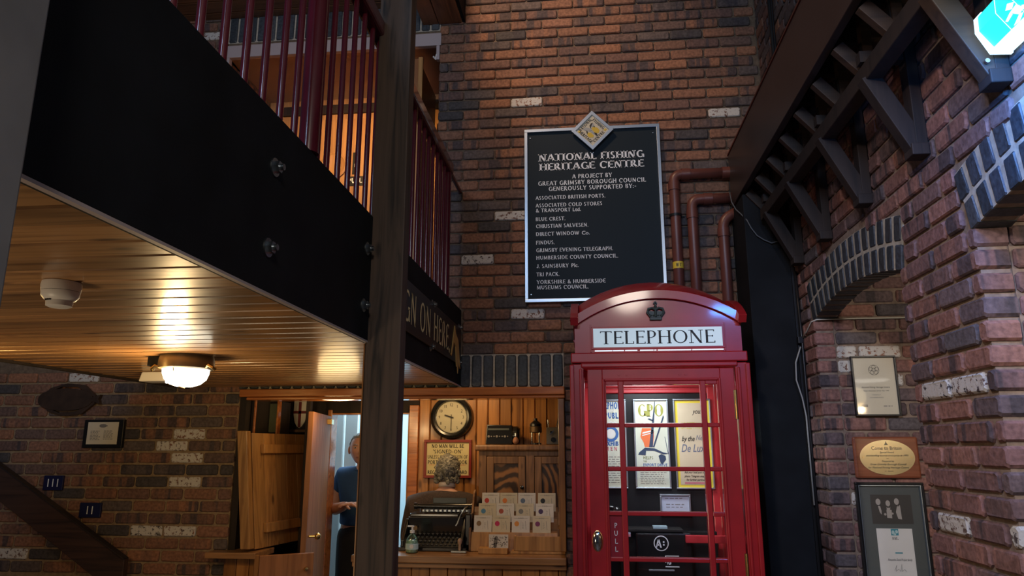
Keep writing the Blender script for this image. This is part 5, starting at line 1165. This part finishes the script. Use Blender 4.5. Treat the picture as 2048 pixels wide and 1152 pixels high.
obj('brass_plate',mb,M_BRUSH,pq)
P=planeY(YA-.0348); mb=MB(); xm=1.519
btext(mb,'Come to Britain',P,xm-.075,1.595,.019,x1=xm+.075); btext(mb,'Special Award',P,xm-.035,1.578,.010,x1=xm+.035,shear=.2)
btext(mb,'outstanding tourist enterprise in 1991',P,xm-.105,1.562,.010,x1=xm+.105,shear=.35); btext(mb,'to',P,xm-.005,1.549,.006,x1=xm+.005); btext(mb,'Presented to',P,xm-.030,1.534,.009,x1=xm+.030,shear=.35)
btext(mb,'Great Grimsby Borough Council',P,xm-.090,1.518,.010,x1=xm+.090,shear=.35); btext(mb,'for National Fishing Heritage Centre',P,xm-.100,1.502,.010,x1=xm+.100,shear=.35)
btext(mb,'c 3pm',P,xm-.02,1.486,.006,x1=xm+.022,shear=.35)
for z_,w_ in ((1.620,.010),(1.624,.007),(1.629,.004),(1.634,.002)): mb.flat([(xm-w_,z_),(xm+w_,z_),(xm+w_*.7,z_+.0035),(xm-w_*.7,z_+.0035)],P)
obj('engraving',mb,M_INK,pq,fix=False)
for sx_ in(-1,1): obj('screw',MB().cyl((xm+sx_*.120,YA-.034,1.557),(xm+sx_*.120,YA-.037,1.557),.004,n=10),M_BRASS,pq,smooth=True)
f3=thing('framed_photograph',(1.51,YA-.02,.85),'tall dark framed photograph of three men in dinner jackets above a signed letter','frame')
a,b,c_,d_=1.348,1.682,.80,1.432
obj('frame',rim(a,b,c_,d_,.014,YA-.034,YA-.006),M_BLKS,f3,bevel=.004)
obj('silver_slip',rim(a+.013,b-.013,c_+.013,d_-.013,.005,YA-.030,YA-.010),M_ALU,f3)
obj('mount',MB().box(a+.014,b-.014,YA-.016,YA-.010,c_+.014,d_-.014),M_GREYM,f3)
pa=(1.432,1.605,1.228,1.370)
ph=obj('photograph',MB().box(pa[0]-.012,pa[1]+.012,YA-.0172,YA-.016,pa[2],pa[3]),M_PHOTO,f3)
P=planeY(YA-.0176); mb=MB()
for hx,hz,hr in((1.455,1.335,.014),(1.502,1.328,.013),(1.545,1.337,.014)):
    disc(mb,P,hx,hz,hr*.85,hr*1.15,n=18)
mb.flat([(1.452,1.318),(1.462,1.318),(1.468,1.29),(1.466,1.272),(1.458,1.285)],P); mb.flat([(1.494,1.310),(1.512,1.310),(1.510,1.296),(1.494,1.296)],P)
mb.flat([(1.492,1.296),(1.517,1.296),(1.516,1.255),(1.492,1.257)],P); mb.flat([(1.546,1.318),(1.560,1.320),(1.563,1.25),(1.545,1.252),(1.537,1.285)],P)
disc(mb,P,1.484,1.274,.006); disc(mb,P,1.520,1.278,.005)
obj('figures',mb,M_PHL,ph,fix=False)
P=planeY(YA-.0180); mb=MB()
for hx,hz in((1.457,1.318),(1.503,1.309),(1.549,1.317)): mb.flat([(hx-.007,hz-.003),(hx,hz),(hx+.007,hz-.003),(hx+.007,hz+.003),(hx,hz),(hx-.007,hz+.003)][:3],P); mb.flat([(hx,hz),(hx+.007,hz-.003),(hx+.007,hz+.003)],P); mb.flat([(hx,hz),(hx-.007,hz+.003),(hx-.007,hz-.003)],P)
obj('bow_ties',mb,M_INK,ph,fix=False)
lt=obj('letter',MB().box(1.432,1.605,YA-.0172,YA-.016,.86,1.205),M_PAPER,f3)
P=planeY(YA-.0176); mb=MB(); rect(mb,P,1.502,1.538,1.172,1.204); rect(mb,P,1.512,1.548,1.085,1.091); obj('crest_block',mb,M_TEAL,lt)
P=planeY(YA-.0180); mb=MB(); disc(mb,P,1.512,1.186,.007,.010); disc(mb,P,1.529,1.190,.007,.008); disc(mb,P,1.520,1.178,.006,.005); obj('crest_marks',mb,plain('pale_teal',(.45,.62,.62),.6),lt)
P=planeY(YA-.0178); mb=MB(); btext(mb,'Alexandra Dock Project family',P,1.472,1.050,.012,x1=1.590,shear=.3); smalltext(mb,P,1.505,1.537,1.150,1.166,3,random); obj('print',mb,M_INK,lt,fix=False)
mb=MB(); mb.tube([P(*p)-Vector((0,.0005,0)) for p in((1.50,1.005),(1.512,1.03),(1.505,1.0),(1.52,1.012),(1.528,1.0),(1.537,1.035),(1.535,1.0),(1.548,1.01),(1.556,1.0))],.0008,n=5); obj('signature',mb,M_GREYINK,lt)
obj('glass',MB().box(a+.014,b-.014,YA-.0225,YA-.0215,c_+.014,d_-.014),M_GLASS,f3)

# ================================================================== TELEPHONE BOX
cx=.352; YF=3.70; YBK=4.48; hwb=.447; cyb=(YF+YBK)/2
tb=thing('telephone_box',(cx,cyb,0),'red telephone box with crown and TELEPHONE sign','telephone box')
RS=M_RED
# plinth, corner posts
obj('plinth',MB().box(cx-hwb-.012,cx+hwb+.012,YF-.012,YBK+.01,0,.14),RS,tb,bevel=.006)
for sx_ in(-1,1):
    xo=cx+sx_*hwb; 
    def bx(a,b): return (min(cx+sx_*a,cx+sx_*b),max(cx+sx_*a,cx+sx_*b))
    for yf,s_ in((YF,1),(YBK,-1)):
        mb=MB(); y1=yf+s_*.08; ya,yb_=min(yf+s_*.012,y1),max(yf+s_*.012,y1)
        u,v=bx(.383,hwb-.004); mb.box(u,v,ya,yb_,.14,2.03)
        cpost=obj('corner_post',mb,RS,tb,bevel=.004)
        for c0,wd,pr in((.391,.014,.0),(.432,.022,-.006)):
            u,v=bx(c0,c0+wd); y_a,y_b=sorted((yf+s_*pr,yf+s_*.013)); obj('moulding',MB().box(u,v,y_a,y_b,.14,2.025 if c0>.42 else 2.005),RS,cpost,bevel=.0045)
        u,v=bx(hwb-.005,hwb+.006); y_a,y_b=sorted((yf+s_*.006,yf+s_*.04)); obj('moulding',MB().box(u,v,y_a,y_b,.14,1.985),RS,cpost,bevel=.004)
# head of the frame
obj('frame_head',MB().box(cx-hwb,cx+hwb,YF+.0,YF+.08,2.035,2.087),RS,tb,bevel=.006)
obj('frame_head_moulding',MB().box(cx-.395,cx+.395,YF+.0,YF+.03,2.010,2.034),RS,tb,bevel=.006)
obj('frame_head',MB().box(cx-hwb,cx+hwb,YBK-.06,YBK,2.005,2.087).box(cx-hwb,cx-hwb+.05,YF+.08,YBK-.06,2.005,2.087).box(cx+hwb-.05,cx+hwb,YF+.08,YBK-.06,2.005,2.087),RS,tb,bevel=.004)
obj('inner_ceiling',MB().box(cx-hwb+.05,cx+hwb-.05,YF+.08,YBK-.06,2.07,2.085),M_REDIN,tb)
# roof: square body whose top is a shallow spherical dome
RX=.425; zc0=2.395; e_=2.262; hR=RX; Rs=(RX*RX+(zc0-e_)**2)/(2*(zc0-e_)); zcn=zc0-Rs
def zdome(x,y): return zcn+math.sqrt(max(0,Rs*Rs-x*x-y*y)) + (Rs-math.sqrt(Rs*Rs-RX*RX))*1.0
n_=12; vs=[];fs=[]
for i in range(n_+1):
    for j in range(n_+1):
        x_=-RX+2*RX*i/n_; y_=-RX+2*RX*j/n_; vs.append((cx+x_,cyb+y_*(YBK-YF-.02)/(2*RX),zdome(x_,y_)))
top=(n_+1)**2
for i in range(n_):
    for j in range(n_): fs.append((i*(n_+1)+j,(i+1)*(n_+1)+j,(i+1)*(n_+1)+j+1,i*(n_+1)+j+1))
edge=[i*(n_+1) for i in range(n_+1)]+[n_*(n_+1)+j for j in range(1,n_+1)]+[i*(n_+1)+n_ for i in range(n_-1,-1,-1)]+[j for j in range(n_-1,0,-1)]
bs=len(vs); vs+=[(vs[k][0],vs[k][1],2.088) for k in edge]
m_=len(edge)
for k in range(m_): fs.append((edge[k],edge[(k+1)%m_],bs+(k+1)%m_,bs+k))
fs.append([bs+k for k in range(m_)][::-1])
rf_=obj('roof',MB().add(vs,fs),RS,tb,smooth=True)
def arcband(t0,t1,off,yy0,yy1,side):
    """segmental moulding along the edge, from height offset t0..t1 normal to the arc"""
    poly=[]; RR_=Rs; half=math.asin((RX+off)/Rs); zz=zc0-Rs
    m2=18
    for i in range(m2+1): a_=-half+2*half*i/m2; poly.append(((RR_+t1)*math.sin(a_),zz+(RR_+t1)*math.cos(a_)))
    for i in range(m2+1): a_=half-2*half*i/m2; poly.append(((RR_+t0)*math.sin(a_),zz+(RR_+t0)*math.cos(a_)))
    return poly
for side in range(4):
    poly=arcband(-.030,.016,.017,0,0,0); poly2=arcband(-.030,-.006,.008,0,0,0)
    if side==0: mb=MB().prism(poly,(cx,YF-.012,0),(1,0,0),(0,0,1),(0,1,0),.05)
    if side==1: mb=MB().prism(poly,(cx,YBK-.035,0),(1,0,0),(0,0,1),(0,1,0),.04)
    if side==2: mb=MB().prism(poly,(cx-RX-.02,cyb,0),(0,1,0),(0,0,1),(1,0,0),.04)
    if side==3: mb=MB().prism(poly,(cx+RX-.02,cyb,0),(0,1,0),(0,0,1),(1,0,0),.04)
    obj('roof_moulding',mb,RS,tb,bevel=.008)
YR=cyb-(YBK-YF-.02)/2  # front face of roof body
obj('fascia_panel_edge',MB().box(cx-.345,cx-.338,YR-.004,YR+.002,2.09,2.235).box(cx+.338,cx+.345,YR-.004,YR+.002,2.09,2.235),RS,tb,bevel=.001)
sg=obj('sign_surround',MB().box(.012,.692,YR-.006,YR+.001,2.104,2.222),RS,tb,bevel=.002)
obj('sign_glass',MB().box(.024,.680,YR-.009,YR-.0062,2.114,2.213),M_OPAL,sg)
P=planeY(YR-.0097); mb=MB(); text(mb,'TELEPHONE',P,.058,2.130,.068,x1=.648,k=.135,n=.055)
obj('lettering',mb,M_INK,sg,fix=False)
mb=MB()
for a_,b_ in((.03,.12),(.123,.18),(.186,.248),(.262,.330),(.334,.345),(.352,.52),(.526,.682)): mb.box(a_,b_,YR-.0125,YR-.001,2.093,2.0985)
obj('vent_slot',mb,M_SLOT,tb)  # glowing strips stand in for booth light leaking through the vent
# crown
cr=obj('crown',MB().box(.318,.380,YR-.014,YR,2.252,2.268),M_COPPER,tb,bevel=.003)
mb=MB().prism([(.318,2.268),(.380,2.268),(.392,2.30),(.306,2.30)],(0,YR-.010,0),(1,0,0),(0,0,1),(0,1,0),.010)
for s_ in(-1,1): mb.tube([(.349+s_*.028,YR-.010,2.272),(.349+s_*.043,YR-.012,2.292),(.349+s_*.036,YR-.013,2.312),(.349+s_*.016,YR-.014,2.316),(.349,YR-.014,2.306)],.0065)
mb.tube([(.349,YR-.012,2.27),(.349,YR-.016,2.30),(.349,YR-.014,2.318)],.006)
mb.sphere((.349,YR-.012,2.325),.008,n=12,m=8); mb.box(.3455,.3525,YR-.014,YR-.006,2.33,2.352); mb.box(.339,.359,YR-.014,YR-.006,2.338,2.345)
for k in range(5): mb.sphere((.325+k*.012,YR-.013,2.277),.0045,n=8,m=6)
for s_ in(-1,1):
    for k in range(3): mb.sphere((.349+s_*(.040-.010*k),YR-.017,2.306+.004*k),.0042,n=8,m=6)
obj('crown_arches',mb,M_COPPER,cr,smooth=True)
# glazed leaf builder: door and two sides
rows=[(1.727-.214*k, 1.920-.214*k) for k in range(8)]
cols_=[(-.270,-.209),(-.181,.203),(.231,.287)]
def leaf(name,PT,parent,par_children=True,lab=None,nm='side_wall',pull=False):
    """PT(u,w,z): u across from centre, w depth, z height"""
    def bxs(u0,u1,w0,w1,z0,z1):
        c_=[PT(u,w_,z) for z in(z0,z1) for w_ in(w0,w1) for u in(u0,u1)]
        return MB().add(c_,[(0,2,3,1),(4,5,7,6),(0,1,5,4),(2,6,7,3),(0,4,6,2),(1,3,7,5)])
    zb=.16; zt=2.002; ub,ue=-.364,.375
    L0=obj('stile' if pull else 'wall_frame',bxs(ub,cols_[0][0]-.018,.012,.055,zb,zt),RS,parent,bevel=.003)
    obj('stile',bxs(cols_[2][1]+.018,ue,.012,.055,zb,zt),RS,parent,bevel=.003)
    obj('rail',bxs(cols_[0][0]-.018,cols_[2][1]+.018,.012,.055,1.940,zt),RS,parent,bevel=.003)
    obj('rail',bxs(cols_[0][0]-.018,cols_[2][1]+.018,.012,.055,zb,.225),RS,parent,bevel=.003)
    # raised bead round the glazing
    for q_ in ((cols_[0][0]-.020,cols_[0][0]-.008,.225,1.952),(cols_[2][1]+.008,cols_[2][1]+.020,.225,1.952)): obj('bead',bxs(q_[0],q_[1],.004,.04,q_[2],q_[3]),RS,parent,bevel=.004)
    obj('bead',bxs(cols_[0][0]-.008,cols_[2][1]+.008,.004,.04,1.940,1.952),RS,parent,bevel=.004)
    for u0,u1 in((cols_[0][0]-.010,cols_[0][0]),(cols_[0][1],cols_[1][0]),(cols_[1][1],cols_[2][0]),(cols_[2][1],cols_[2][1]+.010)):
        obj('glazing_bar',bxs(u0,u1,.008,.045,.225,1.94),RS,parent,bevel=.004)
    zz=[1.94]+[r[0] for r in rows]
    for k,r in enumerate(rows):
        z1=r[0]; z0=rows[k+1][1] if k<7 else .225
        for (u0,u1) in cols_: obj('glazing_bar',bxs(u0-.001,u1+.001,.010,.043,z0,z1),RS,parent,bevel=.004)
        if k==0:
            for (u0,u1) in cols_: obj('glazing_bar',bxs(u0-.001,u1+.001,.010,.043,1.920,1.94),RS,parent,bevel=.003)
    for k,r in enumerate(rows):
        for ci,(u0,u1) in enumerate(cols_):
            if pull and ci==0 and k==3: continue
            obj('pane',bxs(u0-.004,u1+.004,.026,.029,r[0]-.004,r[1]+.004),M_GLASS,parent)
    return bxs
door=obj('door',MB().box(cx-.36,cx+.37,YF+.03,YF+.05,.16,.22),RS,tb)   # bottom rail core; the leaf hangs on it
bx_=leaf('door',lambda u,w_,z: Vector((cx+u,YF+w_,z)),door,pull=True)
# side walls: glazed like the door (left and right)
sl=obj('side_wall',MB().box(cx-hwb+.012,cx-hwb+.03,YF+.09,YBK-.09,.14,.2),RS,tb)
sr=obj('side_wall',MB().box(cx+hwb-.03,cx+hwb-.012,YF+.09,YBK-.09,.14,.2),RS,tb)
leaf('l',lambda u,w_,z: Vector((cx-hwb-.004+w_,cyb-u*.94,z)),sl)
leaf('r',lambda u,w_,z: Vector((cx+hwb+.004-w_,cyb+u*.94,z)),sr)
# pull plate, handle, hinges
ppl=obj('pull_plate',MB().box(cx-.274,cx-.205,YF+.022,YF+.028,1.068,1.276),M_PLATEC,door,bevel=.001)
P=planeY(YF+.0212); mb=MB()
for k,ch in enumerate('PULL'): text(mb,ch,P,cx-.240,1.222-.037*k-.003,.024,centre=True,serif=False,k=.13,n=.13)
obj('lettering',mb,M_WHITE,ppl,fix=False)
hl=obj('cup_handle',MB().sphere((.020,YF+.008,1.157),(.024,.012,.048),n=20,m=16),M_CHROME,door,smooth='all',label='oval brass cup handle')
obj('back_plate',MB().sphere((.020,YF+.013,1.157),(.028,.004,.052),n=20,m=14),M_BRASS,hl,smooth='all')
for z0_ in(1.745,.965):
    obj('hinge',MB().cyl((.7285,YF+.008,z0_),(.7285,YF+.008,z0_+.145),.0065,n=12).box(.718,.7285,YF+.008,YF+.012,z0_,z0_+.145),M_BRASS,door,smooth=True)
for x_ in(.25,.29,.555,.585): obj('filled_hole',MB().cyl((x_-.1,YF+.012,1.973),(x_-.1,YF+.009,1.973),.006,n=10),RS,door,smooth=True)
# back of the box
bk=obj('back_wall',MB().box(cx-hwb+.01,cx+hwb-.01,YBK-.03,YBK-.005,.14,2.005),M_REDIN,tb)
obj('back_frame',MB().box(cx-.40,cx+.40,YBK-.045,YBK-.03,1.965,2.0).box(cx+.345,cx+.40,YBK-.07,YBK-.03,.2,1.965).box(cx-.40,cx-.345,YBK-.07,YBK-.03,.2,1.965).box(cx-.40,cx+.40,YBK-.06,YBK-.03,1.93,1.955),M_REDIN,tb,bevel=.006,label='bright red inner framing')
YP=4.415
obj('black_panel',MB().box(cx-.345,cx+.345,YP,YP+.015,.2,1.925),M_BLKS,tb)
obj('shelf',MB().box(.13,.50,4.25,YP-.005,1.145,1.16),M_DKGREY,tb,bevel=.003)
obj('shelf_rail',MB().box(.505,.76,4.20,4.235,1.095,1.135),M_REDIN,tb,bevel=.003)
# posters
YQ=YP-.004
def poster(x0,x1,z0,z1,paper,label):
    t=thing('framed_poster',((x0+x1)/2,YQ-.01,z0),label,'poster','posters inside the telephone box')
    obj('frame',rim(x0,x1,z0,z1,.010,YQ-.018,YQ),M_ALU,t,bevel=.003)
    obj('paper',MB().box(x0+.009,x1-.009,YQ-.008,YQ-.001,z0+.009,z1-.009),paper,t)
    return t
PZ0,PZ1=1.370,1.893
pt=poster(.025,.212,PZ0,PZ1,M_AGED,'left poster in the telephone box, blue lettering TELEPHONE and PUBLIC')
P=planeY(YQ-.0088)
mb=MB(); text(mb,'TELEPHONE',P,.034,1.835,.042,x1=.203,serif=False,k=.26,n=.2); text(mb,'PUBLIC',P,.085,1.778,.036,x1=.205,serif=False,k=.26,n=.2); ring(mb,P,.118,1.688,.030,.046,n=24); text(mb,'EXHIB',P,.078,1.618,.026,x1=.165,serif=False,k=.26,n=.2); obj('blue_lettering',mb,M_BLUEI,pt,fix=False)
mb=MB(); text(mb,'AND',P,.105,1.817,.014,x1=.15,serif=False,k=.22,n=.2); ring(mb,P,.100,1.750,.006,.011,n=12); ring(mb,P,.122,1.752,.006,.011,n=12); ring(mb,P,.144,1.750,.006,.011,n=12); disc(mb,P,.118,1.688,.027); obj('white_lettering',mb,M_WHITE,pt,fix=False)
mb=MB(); text(mb,'M E N',P,.085,1.590,.022,x1=.155,serif=False,k=.26,n=.2); obj('pink_lettering',mb,M_PINKI,pt,fix=False)
mb=MB(); smalltext(mb,P,.050,.195,1.40,1.56,12,random,fill=.22); obj('small_print',mb,M_GREYINK,pt)
pt=poster(.255,.463,PZ0,PZ1,M_AGED,'middle poster in the telephone box, olive letters GPO above a red and navy drawing')
X=lambda a,b:[(.2575+(x_-385)/(690-385)*.2,1.885-(y_-270)/(1050-270)*.505) for x_,y_ in [(a,b)]][0]
T_=lambda pts:[(.264+(x_-385)/305*.190,1.882-(y_-285)/745*.50) for x_,y_ in pts]
mb=MB(); text(mb,'GPO',P,.282,1.790,.072,x1=.440,serif=True,k=.27,n=.05)
obj('olive_lettering',mb,M_OLIVE,pt,fix=False)
mb=MB(); mb.flat(T_([(450,525),(560,525),(560,600),(545,690),(470,690),(460,650),(432,600)]),P); obj('red_shape',mb,M_ORNG,pt)
P2=planeY(YQ-.0095); mb=MB(); mb.flat(T_([(455,560),(560,540),(560,552),(450,575)]),P2); mb.flat(T_([(450,585),(556,560),(556,568),(448,594)]),P2); obj('white_bands',mb,M_WHITE,pt)
mb=MB()
for q_ in ([(578,290),(584,290),(545,690),(510,690)],[(655,410),(662,430),(560,690),(545,690)],[(505,445),(520,438),(560,455),(550,465)],[(405,755),(415,735),(470,695),(560,700),(640,735),(690,745),(640,752),(560,722),(480,720),(475,760)],[(595,765),(620,750),(660,765),(665,795),(625,840),(610,820)],[(660,600),(664,600),(690,745),(684,750)]): mb.flat(T_(q_),P2)
obj('navy_lines',mb,M_NAVYI,pt)
mb=MB(); text(mb,'HELPS',P,.305,1.540,.018,x1=.365,serif=False,k=.2,n=.14); text(mb,'THE',P,.305,1.523,.010,x1=.325,serif=False,k=.2,n=.14); obj('olive_caption',mb,plain('caption_olive',(.22,.24,.10),.7),pt,fix=False)
mb=MB(); text(mb,'EXPORT DRIVE',P,.303,1.500,.016,x1=.445,serif=False,k=.2,n=.14); obj('blue_caption',mb,M_BLUEI,pt,fix=False)
mb=MB(); smalltext(mb,P,.285,.445,1.395,1.480,8,random,fill=.2); obj('small_print',mb,M_GREYINK,pt)
pt=poster(.492,.712,PZ0,PZ1,M_YEL,'right poster in the telephone box, yellow bordered with script by the New De Luxe')
obj('inner_panel',MB().box(.517,.690,YQ-.0092,YQ-.0082,1.395,1.868),M_TAN,pt)
P=planeY(YQ-.0100)
mb=MB(); btext(mb,'your',P,.605,1.805,.030,x1=.665,bold=.01,shear=.35); btext(mb,'by the',P,.533,1.645,.030,x1=.610,bold=.015,shear=.35); obj('black_script',mb,M_INK,pt,fix=False)
mb=MB(); btext(mb,'New',P,.615,1.650,.032,x1=.680,shear=.35); btext(mb,'De Luxe',P,.527,1.583,.046,x1=.685,bold=.01,shear=.3); obj('grey_script',mb,plain('blue_grey_ink',(.13,.15,.22),.7),pt,fix=False)
mb=MB(); text(mb,'GREETINGS',P,.530,1.715,.040,x1=.680,serif=False,k=.1,n=.1); obj('yellow_lettering',mb,plain('pale_gold_ink',(.62,.50,.12),.7),pt,fix=False)
mb=MB(); btext(mb,'Ask your local post office',P,.540,1.460,.013,x1=.672,shear=.3,bold=.01); btext(mb,"phone 'Telegram enquiries'",P,.540,1.438,.013,x1=.680,shear=.3,bold=.01); btext(mb,'for further particulars',P,.550,1.418,.013,x1=.670,shear=.3,bold=.01); obj('script_print',mb,M_INK,pt,fix=False)
mb=MB(); rect(mb,P,.540,.680,1.400,1.411); obj('pink_band',mb,M_PINKI,pt)
nt_=thing('framed_card_notice',(.478,YQ-.02,1.228),'small framed white notice below the posters in the telephone box','notice')
obj('frame',rim(.390,.566,1.222,1.342,.010,YQ-.028,YQ-.004),M_ALU,nt_,bevel=.002)
obj('card',MB().box(.399,.557,YQ-.016,YQ-.006,1.231,1.333),plain('blue_white_card',(.50,.55,.68),.6),nt_)
P=planeY(YQ-.0168); mb=MB(); smalltext(mb,P,.425,.53,1.262,1.292,2,random,ragged=.3,fill=.22); smalltext(mb,P,.42,.545,1.312,1.325,1,random,fill=.3); obj('print',mb,M_GREYINK,nt_)
# coin telephone
ph_=thing('coin_telephone',(.40,4.30,.62),'black coin-operated telephone unit with an A button inside the box','telephone')
obj('coin_box',MB().box(.235,.545,4.245,4.355,.62,1.142),M_BLKM,ph_,bevel=.01)
obj('backboard',MB().box(.15,.70,4.36,4.41,.55,1.14),M_BLKS,ph_,bevel=.004)
P=planeY(4.2438); mb=MB(); ring(mb,P,.374,1.087,.036,.041,n=36); text(mb,'A',P,.345,1.064,.045,x1=.378,serif=False,k=.24,n=.18); disc(mb,P,.388,1.094,.005); disc(mb,P,.388,1.079,.005)
rect(mb,P,.392,.468,1.018,1.023); rect(mb,P,.392,.397,.985,1.018); text(mb,'B',P,.402,.975,.036,x1=.430,serif=False,k=.24,n=.18); disc(mb,P,.47,.995,.007); rect(mb,P,.392,.468,.962,.967)
obj('lettering',mb,M_LET,ph_,fix=False)
obj('button_rim',MB().cyl((.374,4.2437,1.087),(.374,4.240,1.087),.012,n=14) if False else MB().box(.30,.44,4.236,4.2436,.942,.950),M_ALU,ph_,bevel=.001)
obj('coin_tray',MB().box(.235,.545,4.20,4.244,.63,.66),M_ALU,ph_,bevel=.003)
obj('glass_card',MB().box(.335,.415,4.27,4.33,1.1605,1.175),plain('pale_blue_glass_card',(.35,.50,.58),.3),ph_,bevel=.002)
ch=thing('telephone_handset',(.10,4.3,1.24),'black telephone handset at the left inside the box','handset')
obj('handle',MB().tube([(.04,4.35,1.262),(.07,4.34,1.272),(.11,4.34,1.268),(.135,4.34,1.258)],.012,n=12),M_BLKM,ch,smooth='all')
obj('earpiece',MB().lathe([(.018,0),(.026,.012),(.026,.02),(.0,.024)],(.130,4.34,1.268),axis=(.3,-.2,-1),n=18),M_BLKM,ch,smooth=True)
obj('mouthpiece',MB().lathe([(.018,0),(.024,.012),(.026,.02),(.0,.024)],(.045,4.35,1.270),axis=(-.3,-.2,-1),n=18),M_BLKM,ch,smooth=True)
obj('cradle',MB().box(.03,.15,4.355,4.40,1.16,1.245),M_BLKM,ch,bevel=.006)
dcb=thing('directory_holder',(.12,4.3,1.09),'pale leaflet stack at the left of the telephone shelf','leaflets')
obj('leaflets',MB().box(.12,.208,4.25,4.30,1.118,1.142),plain('leaflet_blue_white',(.40,.42,.55),.5),dcb,bevel=.002)
obj('cover',MB().box(.12,.206,4.247,4.2495,1.120,1.132),M_PINKI,dcb)
# ------------------------------------------------------------------ upper passage doors
ud=thing('passage_door',(-2.0,5.33,2.47),'orange-lit flush door with round porthole seen between the railings','door')
def U(x,y,Y=5.33):  # helper values solved beforehand
    return None
obj('leaf',MB().box(-2.32,-1.80,5.325,5.358,2.47,4.30),M_UPW,ud,bevel=.003)
obj('porthole_rim',MB().lathe([(.10,0),(.115,-.012),(.10,-.02),(.09,-.012)],(-2.06,5.322,3.88),axis=(0,1,0),n=28),M_UPW,ud,smooth=True)
obj('porthole_glass',MB().cyl((-2.06,5.324,3.88),(-2.06,5.318,3.88),.092,n=28),plain('dark_porthole_glass',(.10,.08,.05),.1),ud)
us=obj('push_sign',MB().box(-1.90,-1.84,5.318,5.324,3.80,3.99).box(-1.94,-1.80,5.318,5.324,3.70,3.78),M_BLKS,ud)
mb=MB(); P=planeY(5.3165); text(mb,'PULL',P,-1.93,3.72,.045,x1=-1.81,serif=False,k=.24,n=.2); obj('pull_lettering',mb,M_LET,us,fix=False)
mb=MB(); P=planeY(5.3165)
for k,c__ in enumerate('FIRE'): text(mb,c__,P,-1.87,3.945-.042*k,.032,centre=True,serif=False,k=.22,n=.16)
obj('lettering',mb,M_LET,us,fix=False)
ud=thing('passage_door',(-1.5,5.33,2.47),'second orange-lit door right of the timber post, with a narrow glazed strip','door')
obj('leaf',MB().box(-1.74,-1.20,5.325,5.358,2.47,4.22),M_UPW,ud,bevel=.003)
obj('vision_strip',MB().box(-1.60,-1.52,5.318,5.324,3.3,3.9),M_YSIGN,ud)
ue=obj('side_plate',MB().box(-1.52,-1.44,5.318,5.324,3.25,3.42),M_BLKS,ud)
mb=MB(); P=planeY(5.3165)
for k,c__ in enumerate('EXIT'): text(mb,c__,P,-1.48,3.385-.038*k,.028,centre=True,serif=False,k=.2,n=.15)
obj('lettering',mb,M_LET,ue,fix=False)
od=thing('open_passage_door',(-1.16,4.9,2.47),'open wooden door edge at the right side of the upper doorway','door')
obj('leaf',MB().box(-1.24,-1.20,4.66,5.25,2.47,4.42),plain('varnished_door_orange',(.30,.12,.04),.4,noise=.15,scale=4),od,bevel=.003)
obj('edge_strip',MB().box(-1.199,-1.165,4.64,4.66,2.47,4.42),M_SHUT,od,bevel=.003)
obj('hinge_hook',MB().tube([(-1.08,4.62,4.40),(-1.06,4.60,4.37),(-1.05,4.59,4.40)],.008,n=8),M_WHITE,od,smooth=True)
js=thing('door_switch',(-2.6,4.62,4.3),'white key switch on the reveal of the upper doorway','switch')
obj('plate',MB().box(-2.635,-2.615,4.63,4.74,4.21,4.37),M_PLAS,js,bevel=.004)
obj('lock',MB().cyl((-2.615,4.69,4.28),(-2.605,4.69,4.28),.022,n=16).cyl((-2.605,4.69,4.28),(-2.602,4.69,4.28),.012,n=12),M_CHROME,js,smooth=True)
pg=thing('passage_globe_lamp',(2.84,0.0,2.1),'warm globe lamp in the passage beyond the arches, seen reflected in the award frames','lamp')
obj('globe',MB().sphere((2.80,0,2.14),.10,n=20,m=12),emis('warm_globe',(1.0,.80,.45),3.0),pg,smooth='all'); obj('cord',MB().cyl((2.80,0,2.23),(2.80,0,2.76),.006),M_BLKS,pg)
pg=thing('passage_pendant_lamp',(3.7,-2.0,2.45),'round white pendant lamp in the passage beyond the arches','lamp')
obj('shade',MB().lathe([(.05,.10),(.24,.03),(.25,.02),(.24,.02)],(3.7,-2.0,2.47),n=32),M_WHITE,pg,smooth=True); obj('diffuser',MB().lathe([(.23,.005),(.2,-.01),(0,-.015)],(3.7,-2.0,2.485),n=32),emis('pendant_diffuser',(1.0,.95,.85),3.0),pg,smooth='all'); obj('cord',MB().cyl((3.7,-2,2.58),(3.7,-2,2.76),.006),M_BLKS,pg)
print('objects',len(bpy.data.objects),'tris',sum(len(m.polygons) for m in bpy.data.meshes))
